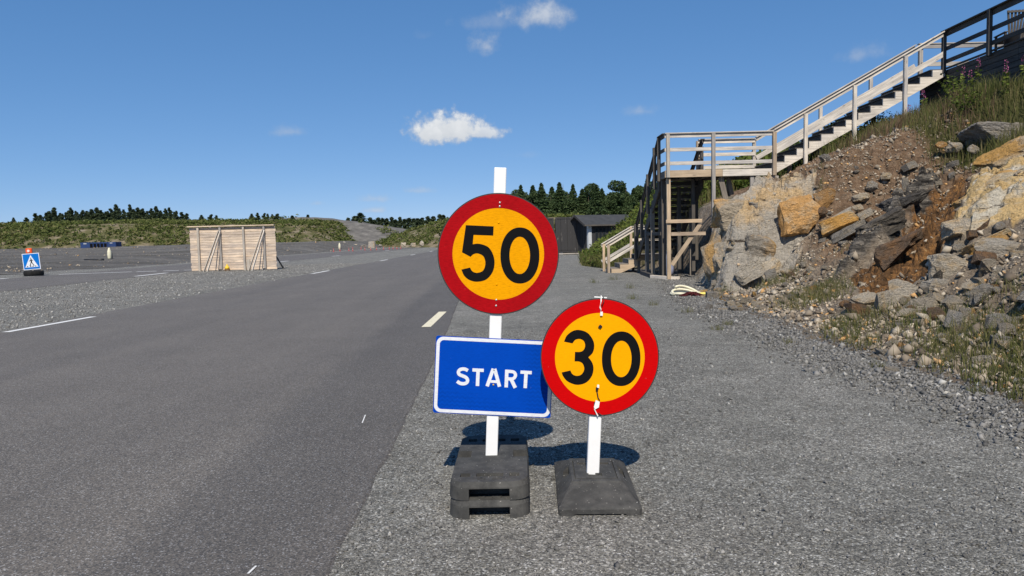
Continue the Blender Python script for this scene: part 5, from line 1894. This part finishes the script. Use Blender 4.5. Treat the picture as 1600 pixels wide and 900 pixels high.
container(4.52, 52.0, R_(-3), 'scuffed black shipping container with double doors next to the dark shed')
container(2.05, 53.6, R_(-3), 'second black shipping container standing behind the scuffed one')
SH = empty('shed', (5.55, 50.3, .1), 'small dark shed with felt roof and pale corner board behind the bushes', 'shed', None, (0, 0, R_(20)))
SL, SD = 4.6, 2.6        # length along x, depth along y; the gable end faces left
MB().prism([(0, 0), (SL, 0), (SL, 2.05), (0, 2.05)], 'y', 0, SD).build('wall', 'shed_black', SH)
MB().prism([(0, 2.05), (SD, 2.05), (SD/2, 2.6)], 'x', 0.002, SL-.002).build('gable', 'shed_black', SH)
for k in range(17):
    MB().box((.15+k*.27, -.012, 1.02), (.03, .02, 2.0)).build('batten', 'shed_black', SH)
for k in range(9):
    MB().box((-.012, .15+k*.28, 1.02), (.02, .03, 2.0)).build('batten', 'shed_black', SH)
for s_ in (0, 1):
    y0_, y1_ = (SD/2, -.4) if s_ == 0 else (SD/2+.002, SD+.4)
    MB().add([(-.5, y0_, 2.74), (SL+.3, y0_, 2.74), (SL+.3, y1_, 2.0), (-.5, y1_, 2.0), (-.5, y0_, 2.66), (SL+.3, y0_, 2.66), (SL+.3, y1_, 1.92), (-.5, y1_, 1.92)],
             [(0, 1, 2, 3), (4, 7, 6, 5), (0, 3, 7, 4), (1, 5, 6, 2), (3, 2, 6, 7), (0, 4, 5, 1)]).build('roof', 'roof_felt', SH)
    plank('bargeboard', (-.515, y0_, 2.69), (-.515, y1_, 1.95), .16, .025, 'wood_charcoal', SH, side=(1, 0, 0))
plank('gutter_board', (-.5, -.415, 1.95), (SL+.3, -.415, 1.95), .1, .025, 'wood_charcoal', SH)
MB().box((.09, -.03, 1.0), (.24, .05, 2.0)).build('corner_board', 'shed_white', SH)
MB().box((-.03, .09, 1.0), (.05, .2, 1.996)).build('corner_board', 'shed_white', SH)
for k in range(3):
    w_ = MB().box((.62+k*.3, -.03, 1.3), (.24, .03, .95)).build('window', 'shed_black', SH)
    MB().box((.62+k*.3, -.05, 1.3), (.17, .01, .85)).build('pane', 'window_glass', w_)
d_ = MB().box((2.0, -.03, .95), (.85, .03, 1.85)).build('door', 'shed_black', SH)
MB().box((2.33, -.06, .95), (.03, .03, .12)).build('handle', 'steel', d_)
GB = empty('wooden_ramp', (4.1, 50.2, 0), 'low wooden ramp of planks on gravel in front of the black container', 'ramp')
for k in range(4):
    plank('board', (-1.5, .1+k*.16, .08), (1.6, .12+k*.16, .08), .15, .05, GY, GB, side=(0, 0, 1))
for xx in (-1.2, 1.2):
    plank('bearer', (xx, .05, .03), (xx, .65, .03), .06, .06, GY, GB, side=(0, 0, 1))

# sack under the landing, hose coil
sk = bpy.data.objects
SB = MB().lathe([(.12, 0), (.19, .06), (.21, .25), (.17, .45), (.1, .6), (.05, .72), (.08, .78)], 14).mesh('sack', True)
for v in SB.vertices:
    v.co.x += .05*math.sin(v.co.z*9)
    v.co.y *= .7+.2*math.sin(v.co.x*20)
mk_obj('sack', SB, 'sack_blue', label='pale blue plastic sack standing behind the posts under the landing', cat='sack').location = (4.85, 22.0, 0)

HC = empty('hose_coil', (3.68, 14.9, 0), 'coil of thick cream hose with a yellow end lying on the gravel', 'hose')
HC.scale = (.75, .75, .62)
pts = []
for k in range(62):
    t = k/61*2*math.pi*2.3+.6
    r_h = .34+.05*math.sin(t*.7)
    pts.append((math.cos(t)*r_h*1.05, math.sin(t)*r_h*.8, .045+.05*(k/61)+max(0, .22*math.sin(t*1.0-.3))*(k/61)))
MB().tube(pts, .04, 8).build('hose', 'hose_cream', HC, True)
MB().tube([(.3, -.2, .05), (.42, -.24, .06), (.56, -.2, .05), (.6, -.14, .05), (.5, -.12, .07), (.36, -.12, .06)], .035, 8).build('hose_end', 'hose_yellow', HC, True)
NT = MB()
g = random.Random(3)
for k in range(16):
    a = g.uniform(0, 6.28)
    NT.tube([(math.cos(a)*.26, math.sin(a)*.1, .02), (g.uniform(-.1, .1), g.uniform(-.05, .05), .09), (-math.cos(a+.5)*.26, -math.sin(a+.5)*.1, .02)], .012, 5)
NT.build('net', 'net_maroon', None, True, label='dark maroon netting bundle on the gravel in front of the hose coil', cat='net').location = (3.72, 14.55, .0)

# ------------------------------------------------------------------ the two speed signs
def ell(cx, cy, rx, ry, n=48, p=2.0):
    out = []
    for i in range(n):
        t = 2*math.pi*i/n
        c, s = math.cos(t), math.sin(t)
        out.append((cx+rx*abs(c)**(2/p)*math.copysign(1, c), cy+ry*abs(s)**(2/p)*math.copysign(1, s)))
    return out


def ring(mb, outer, inner, y0, y1):
    n = len(outer)
    vs = [(p[0], y0, p[1]) for p in outer]+[(p[0], y0, p[1]) for p in inner]+[(p[0], y1, p[1]) for p in outer]+[(p[0], y1, p[1]) for p in inner]
    fs = []
    for i in range(n):
        j = (i+1) % n
        fs += [(i, j, n+j, n+i), (2*n+i, 3*n+i, 3*n+j, 2*n+j), (i, 2*n+i, 2*n+j, j), (n+i, n+j, 3*n+j, 3*n+i)]
    mb.add(vs, fs)


def smooth_closed(keys):
    """keys: (x,y,'c') keeps a corner, otherwise Catmull-Rom rounded."""
    n = len(keys)
    out = []
    for i in range(n):
        p0, p1, p2, p3 = keys[i-1], keys[i], keys[(i+1) % n], keys[(i+2) % n]
        c1, c2 = len(p1) > 2, len(p2) > 2
        if c1 and c2:
            out.append(p1[:2])
            continue
        if c1:
            p0 = (2*p1[0]-p2[0], 2*p1[1]-p2[1])
        if c2:
            p3 = (2*p2[0]-p1[0], 2*p2[1]-p1[1])
        for k in range(5):
            t = k/5
            out.append(tuple(.5*((2*p1[d])+(-p0[d]+p2[d])*t+(2*p0[d]-5*p1[d]+4*p2[d]-p3[d])*t*t+(-p0[d]+3*p1[d]-3*p2[d]+p3[d])*t**3) for d in (0, 1)))
    return out


def frame_to(cx, cy, R, rad, ang):
    c, s = math.cos(R_(ang)), math.sin(R_(ang))

    def f(p):
        a, b_ = (p[0]-cx)/R*rad, -(p[1]-cy)/R*rad
        return (a*c-b_*s, a*s+b_*c)
    return f


FIVE = [(218, 238, 1), (413, 247, 1), (410, 311, 1), (272, 306, 1), (266, 372, 1), (292, 368), (325, 371), (375, 392), (407, 440), (419, 500), (406, 565), (362, 618), (300, 635), (248, 626), (207, 596), (185, 550, 1),
        (246, 535, 1), (262, 561), (295, 573), (338, 556), (354, 505), (340, 456), (300, 436), (270, 442), (250, 460, 1), (190, 428, 1)]
THREE = [(178, 340, 1), (196, 300), (235, 269), (281, 261), (335, 280), (371, 325), (382, 370), (372, 415), (343, 446, 1), (370, 485), (378, 530), (364, 580), (325, 621), (265, 634), (205, 612), (174, 577), (163, 550, 1), (222, 536, 1),
         (236, 561), (264, 573), (296, 564), (315, 530), (306, 492), (282, 476), (250, 474, 1), (252, 410, 1), (290, 409), (312, 394), (320, 365), (311, 336), (284, 322), (254, 328), (235, 352, 1)]


def disc_sign(root, zc, rad, first, fkeys, zero, zin, fr, red, yel, xoff=0.0, yel_r=.758):
    D = MB().prism(ell(xoff, zc, rad, rad, 96), 'y', -.028, -.024).build('sign_disc', 'sign_rim', root)
    rg = MB()
    ring(rg, ell(xoff, zc, rad*.982, rad*.982, 96), ell(xoff, zc, rad*(yel_r-.004), rad*(yel_r-.004), 96), -.0292, -.0281)
    rg.build('red_ring', red, D)
    MB().prism(ell(xoff, zc, rad*yel_r, rad*yel_r, 96), 'y', -.0288, -.02815).build('yellow_face', yel, D)
    g1 = [fr(p) for p in smooth_closed(fkeys)]
    mb = MB()
    n = len(g1)
    mb.prism([(xoff+p[0], zc+p[1]) for p in g1], 'y', -.0296, -.0289)
    o5 = mb.build('digit_'+first, 'sign_black', D)
    o5.name = 'digit'
    zm = MB()
    ring(zm, [(xoff+fr(p)[0], zc+fr(p)[1]) for p in ell(*zero, 64, 2.12)], [(xoff+fr(p)[0], zc+fr(p)[1]) for p in ell(*zin, 64, 2.05)], -.0296, -.0289)
    zm.build('digit', 'sign_black', D)
    return D


def screw(parent, x, z, m='steel', r=.0055, y=-.0292):
    o = MB().lathe([(r, 0), (r*.9, .002), (r*.4, .003)], 10).build('screw', m, parent, True)
    o.matrix_local = Matrix.Translation((x, y, z)) @ Matrix.Rotation(R_(90), 4, 'X')


S5 = empty('speed_sign', (-.128, 3.63, .15), 'round red and yellow 50 sign over a blue START plate on a white post', 'sign', None, (0, R_(3.15), 0))
MB().box((0, 0, .752), (.062, .04, 1.515)).build('post', 'white_paint', S5, bevel=.003)
fr5 = frame_to(445, 441, 427, .3105, 1.85)
D5 = disc_sign(S5, 1.07, .3105, '5', FIVE, (597, 451, 137, 197), (596, 450, 72, 131), fr5, 'sheet_red_dark', 'sheet_yellow', .003)
for q in (.262, .243):
    screw(D5, .003, 1.07+q, y=-.0293)
for q in (-.235, -.265):
    screw(D5, .0, 1.07+q, y=-.0293)
screw(D5, .0, 1.07+.16, 'sheet_yellow_new', y=-.0289)
screw(D5, .0, 1.07-.155, 'sheet_yellow_new', y=-.0289)
for zz in (.92, 1.22):
    MB().box((.0, -.0225, zz), (.12, .003, .03)).build('bracket', 'steel', S5)

# START plate
PW, PH = .612, .404
PC = (.006+.0, .432)
PLT = empty('_plate_frame', (0, 0, 0), 'x', 'x')
bpy.data.objects.remove(PLT)


def rrect(w, h, r, n=8):
    out = []
    for (cx, cy, a0) in ((w/2-r, h/2-r, 0), (-w/2+r, h/2-r, 90), (-w/2+r, -h/2+r, 180), (w/2-r, -h/2+r, 270)):
        for k in range(n+1):
            t = R_(a0+90*k/n)
            out.append((cx+r*math.cos(t), cy+r*math.sin(t)))
    return out


PB = MB().prism(rrect(PW, PH, .012), 'y', -.0245, -.0215).build('sign_plate', 'sheet_blue', S5)
PB.matrix_local = Matrix.Translation((-.002, 0, .433)) @ Matrix.Rotation(R_(.95), 4, 'Y')
bm_ = MB()
ring(bm_, rrect(PW-.008, PH-.008, .036), rrect(PW-.042, PH-.042, .022), -.0253, -.0246)
bm_.build('white_border', 'sheet_white', PB)
frS = frame_to(610, 472, 6.0, 3.6/1100, 2.8)


def ribbon(mb, pts, w, lay):
    P = [Vector(frS(p)) for p in pts]
    w = w/6*3.6/1100/2
    n = len(P)
    Lf, Rt = [], []
    for i, p in enumerate(P):
        d = (P[min(i+1, n-1)]-P[max(i-1, 0)]).normalized()
        nn = Vector((-d.y, d.x))
        Lf.append(p+nn*w)
        Rt.append(p-nn*w)
    y0, y1 = -.0254-.00015*lay-.0004, -.0246-.00015*lay
    vs = [(q.x, y0, q.y) for q in Lf+Rt]+[(q.x, y1, q.y) for q in Lf+Rt]
    fs = []
    for i in range(n-1):
        fs += [(i, i+1, n+i+1, n+i), (2*n+i, 3*n+i, 3*n+i+1, 2*n+i+1), (i, 2*n+i, 2*n+i+1, i+1), (n+i, n+i+1, 3*n+i+1, 3*n+i)]
    fs += [(0, n, 3*n, 2*n), (n-1, 3*n-1, 4*n-1, 2*n-1)]
    mb.add(vs, fs)


def cat_open(keys, k=5):
    K = [(2*keys[0][0]-keys[1][0], 2*keys[0][1]-keys[1][1])]+list(keys)+[(2*keys[-1][0]-keys[-2][0], 2*keys[-1][1]-keys[-2][1])]
    out = []
    for i in range(1, len(K)-2):
        p0, p1, p2, p3 = K[i-1:i+3]
        for j in range(k):
            t = j/k
            out.append(tuple(.5*((2*p1[d])+(-p0[d]+p2[d])*t+(2*p0[d]-5*p1[d]+4*p2[d]-p3[d])*t*t+(-p0[d]+3*p1[d]-3*p2[d]+p3[d])*t**3) for d in (0, 1)))
    out.append(keys[-1])
    return out


LET = [[(cat_open([(367, 410), (343, 397), (316, 394), (288, 404), (277, 427), (288, 448), (318, 461), (350, 477), (364, 503), (352, 527), (322, 536), (290, 530), (264, 512)]), 32)],
       [([(410, 403), (518, 408)], 31), ([(464, 408), (457, 557)], 33)],
       [([(608, 392), (549, 560)], 33), ([(621, 393), (667, 564)], 33), ([(582, 514), (650, 517)], 25)],
       [([(737, 401), (730, 571)], 33), (cat_open([(736, 417), (780, 419), (808, 428), (819, 454), (806, 480), (780, 490), (734, 488)]), 30), ([(776, 490), (817, 575)], 34)],
       [([(866, 424), (973, 430)], 31), ([(919, 429), (911, 578)], 33)]]
for L_ in LET:
    mb = MB()
    for i, (pp, w) in enumerate(L_):
        ribbon(mb, pp, w, i)
    mb.build('letter', 'sheet_white', PB)
screw(PB, .001, .038, 'steel', .0045, -.026)
screw(PB, .001, -.04, 'yellow_plastic', .0045, -.026)
for zz in (-.12, .12):
    MB().box((.002, -.0205, zz), (.2, .0015, .03)).build('bracket', 'steel', PB)

S3 = empty('speed_sign', (.388, 3.5, .098), 'smaller round 30 sign on a short white post, tied on with cable ties', 'sign', None, (0, R_(3.2), 0))
MB().box((0, 0, .41), (.062, .04, .83)).build('post', 'white_paint', S3, bevel=.003)
fr3 = frame_to(420, 448, 400, .2955, 1.9)
D3 = disc_sign(S3, .597, .2955, '3', THREE, (564, 457, 130, 186), (565, 458, 69, 124), fr3, 'sheet_red', 'sheet_yellow_new', .008, .76)
D3['label'] = 'red and yellow disc with the black number 30'
D5['label'] = 'red and yellow disc with the black number 50'
# cable ties
zt = .597
MB().tube([(.0, -.033, zt+.31), (.002, -.034, zt+.285), (-.002, -.034, zt+.25), (.004, -.033, zt+.235)], .0035, 6).build('cable_tie', 'zip_white', D3, True)
MB().box((.006, -.034, zt+.22), (.012, .008, .02)).build('cable_tie', 'zip_white', D3)
plank('cable_tie', (-.03, -.01, zt+.3), (.033, -.01, zt+.298), .006, .004, 'zip_white', D3)
MB().tube([(.014, -.02, zt+.302), (.016, -.033, zt+.28), (.006, -.034, zt+.255)], .0025, 6).build('cable_tie', 'black_plastic', D3, True)
MB().box((.003, -.033, zt+.155), (.014, .006, .016), Matrix.Rotation(.6, 3, 'Y')).build('cable_tie', 'black_plastic', D3)
MB().tube([(-.004, -.034, zt-.15), (.0, -.034, zt-.17), (.008, -.033, zt-.205), (.016, -.034, zt-.215)], .003, 6).build('cable_tie', 'black_plastic', D3, True)
MB().box((.005, -.033, zt-.145), (.01, .006, .016)).build('cable_tie', 'zip_white', D3)
MB().box((.0, -.034, zt-.158), (.012, .007, .014)).build('cable_tie', 'black_plastic', D3)
tp = MB()
tp.prism([(-.004, zt-.215), (.016, zt-.222), (.013, zt-.25), (-.006, zt-.262), (-.012, zt-.25)], 'y', -.036, -.032)
tp.prism([(-.012, zt-.258), (-.006, zt-.262), (.012, zt-.292), (.008, zt-.297)], 'y', -.0365, -.033)
tp.build('tape_scrap', 'zip_white', D3)
MB().box((-.006, -.033, zt-.232), (.012, .005, .012)).build('cable_tie', 'black_plastic', D3)
MB().tube([(.01, -.032, zt-.28), (.03, -.032, zt-.291), (.055, -.03, zt-.289)], .0025, 6).build('cable_tie', 'black_plastic', D3, True)
for zz in (.45, .74):
    MB().box((.0, -.0225, zz), (.12, .003, .03)).build('bracket', 'steel', S3)


# ------------------------------------------------------------------ rubber bases
def base_block(loc, rz, lab, pockets, hgt=.083):
    """long recycled-rubber foot: rounded corners, notch under each end, pockets in the top."""
    W, L = .376, .8
    bm = bmesh.new()
    pts = rrect(W, L, .085, 7)
    vb = [bm.verts.new((p[0]*1.02, p[1]*1.01, 0)) for p in pts]
    vm = [bm.verts.new((p[0], p[1], hgt*.72)) for p in pts]
    vt = [bm.verts.new((p[0]*.965, p[1]*.975, hgt)) for p in pts]
    n = len(pts)
    bm.faces.new(vb[::-1])
    bm.faces.new(vt)
    for A, B in ((vb, vm), (vm, vt)):
        for i in range(n):
            bm.faces.new((A[i], A[(i+1) % n], B[(i+1) % n], B[i]))
    bmesh.ops.recalc_face_normals(bm, faces=bm.faces)
    me = bpy.data.meshes.new('sign_base')
    bm.to_mesh(me)
    bm.free()
    me.materials.append(MATS['rubber'])
    o = mk_obj('sign_base', me, None, label=lab, cat='sign base')
    cs_ = []
    for s in (-1, 1):
        cs_.append(MB().box((0, s*L/2, .018), (.19, .16, .07)))
    if pockets:
        for s in (-1, 1):
            cs_.append(MB().box((0, s*.29, hgt), (.13, .05, .09)))
            for sx_ in (-.118, .118):
                cs_.append(MB().box((sx_, s*.29, hgt), (.047, .05, .08)))
            cs_.append(MB().box((s*.165, .04, hgt), (.11, .11, .08)))
    cut(o, cs_)
    o.location = loc
    o.rotation_euler = (0, 0, rz)
    mk, mkx = MB(), MB()
    for (p, q) in (((-.055, -.352), (-.02, -.33)), ((-.055, -.33), (-.02, -.352))):
        d = (Vector(q)-Vector(p)).normalized()
        nn = Vector((-d.y, d.x))*.004
        mkx.prism([(p[0]-nn.x, p[1]-nn.y), (q[0]-nn.x, q[1]-nn.y), (q[0]+nn.x, q[1]+nn.y), (p[0]+nn.x, p[1]+nn.y)], 'z', hgt-.001, hgt+.0025)
    for bx_ in ((.035, -.352, .045, .006), (.035, -.33, .045, .006), (.035, -.341, .035, .005), (.0145, -.341, .006, .028), (.055, -.341, .006, .028)):
        mk.box((bx_[0], bx_[1], hgt+.001+bx_[0]*.002), (bx_[2], bx_[3], .0035))
    if pockets is not None:
        mk.build('embossed_letter', 'rubber', o)
        mkx.build('embossed_letter', 'rubber', o)
    return o


b0 = base_block((-.128, 3.59, 0), R_(0.0), 'dark grey rubber sign base, lower of the stack of two', True)
b1 = base_block((-.124, 3.60, .0845), R_(-.6), 'dark grey rubber sign base stacked on another, carrying the START sign post', True)

# trapezoid base of the 30 sign
bm = bmesh.new()
lv = [(.0, .195, .355), (.03, .195, .355), (.037, .188, .346), (.096, .128, .185), (.104, .12, .178)]
rings_ = []
for (z, hx, hy) in lv:
    rings_.append([bm.verts.new((sx_*hx*q, sy_*hy*w, z)) for (sx_, sy_, q, w) in ((-1, -1, 1, .96), (-1, -1, .93, 1), (1, -1, .93, 1), (1, -1, 1, .96), (1, 1, 1, .96), (1, 1, .93, 1), (-1, 1, .93, 1), (-1, 1, 1, .96))])
bm.faces.new(rings_[0][::-1])
bm.faces.new(rings_[-1])
for A, B in zip(rings_[:-1], rings_[1:]):
    for i in range(8):
        bm.faces.new((A[i], A[(i+1) % 8], B[(i+1) % 8], B[i]))
bmesh.ops.recalc_face_normals(bm, faces=bm.faces)
me = bpy.data.meshes.new('sign_base')
bm.to_mesh(me)
bm.free()
me.materials.append(MATS['rubber'])
TB = mk_obj('sign_base', me, None, label='low dark rubber sign base with sloping sides carrying the 30 sign post', cat='sign base')
cut(TB, [MB().box((0, -.355, .0), (.24, .06, .018)), MB().box((-.142, .02, .085), (.03, .12, .06)), MB().box((.142, .02, .085), (.03, .12, .06)), MB().box((0, -.005, .104), (.213, .283, .014))])
TB.location = (.40, 3.545, 0)
TB.rotation_euler = (0, 0, R_(-2.0))
ins = MB().box((0, -.005, .1015), (.201, .271, .008)).build('insert_plate', 'rubber', TB)
cut(ins, [MB().box((0, -.09, .105), (.066, .05, .05)), MB().box((-.06, .085, .105), (.045, .035, .05)), MB().box((.06, .085, .105), (.045, .035, .05))])
S3.location.z = .1
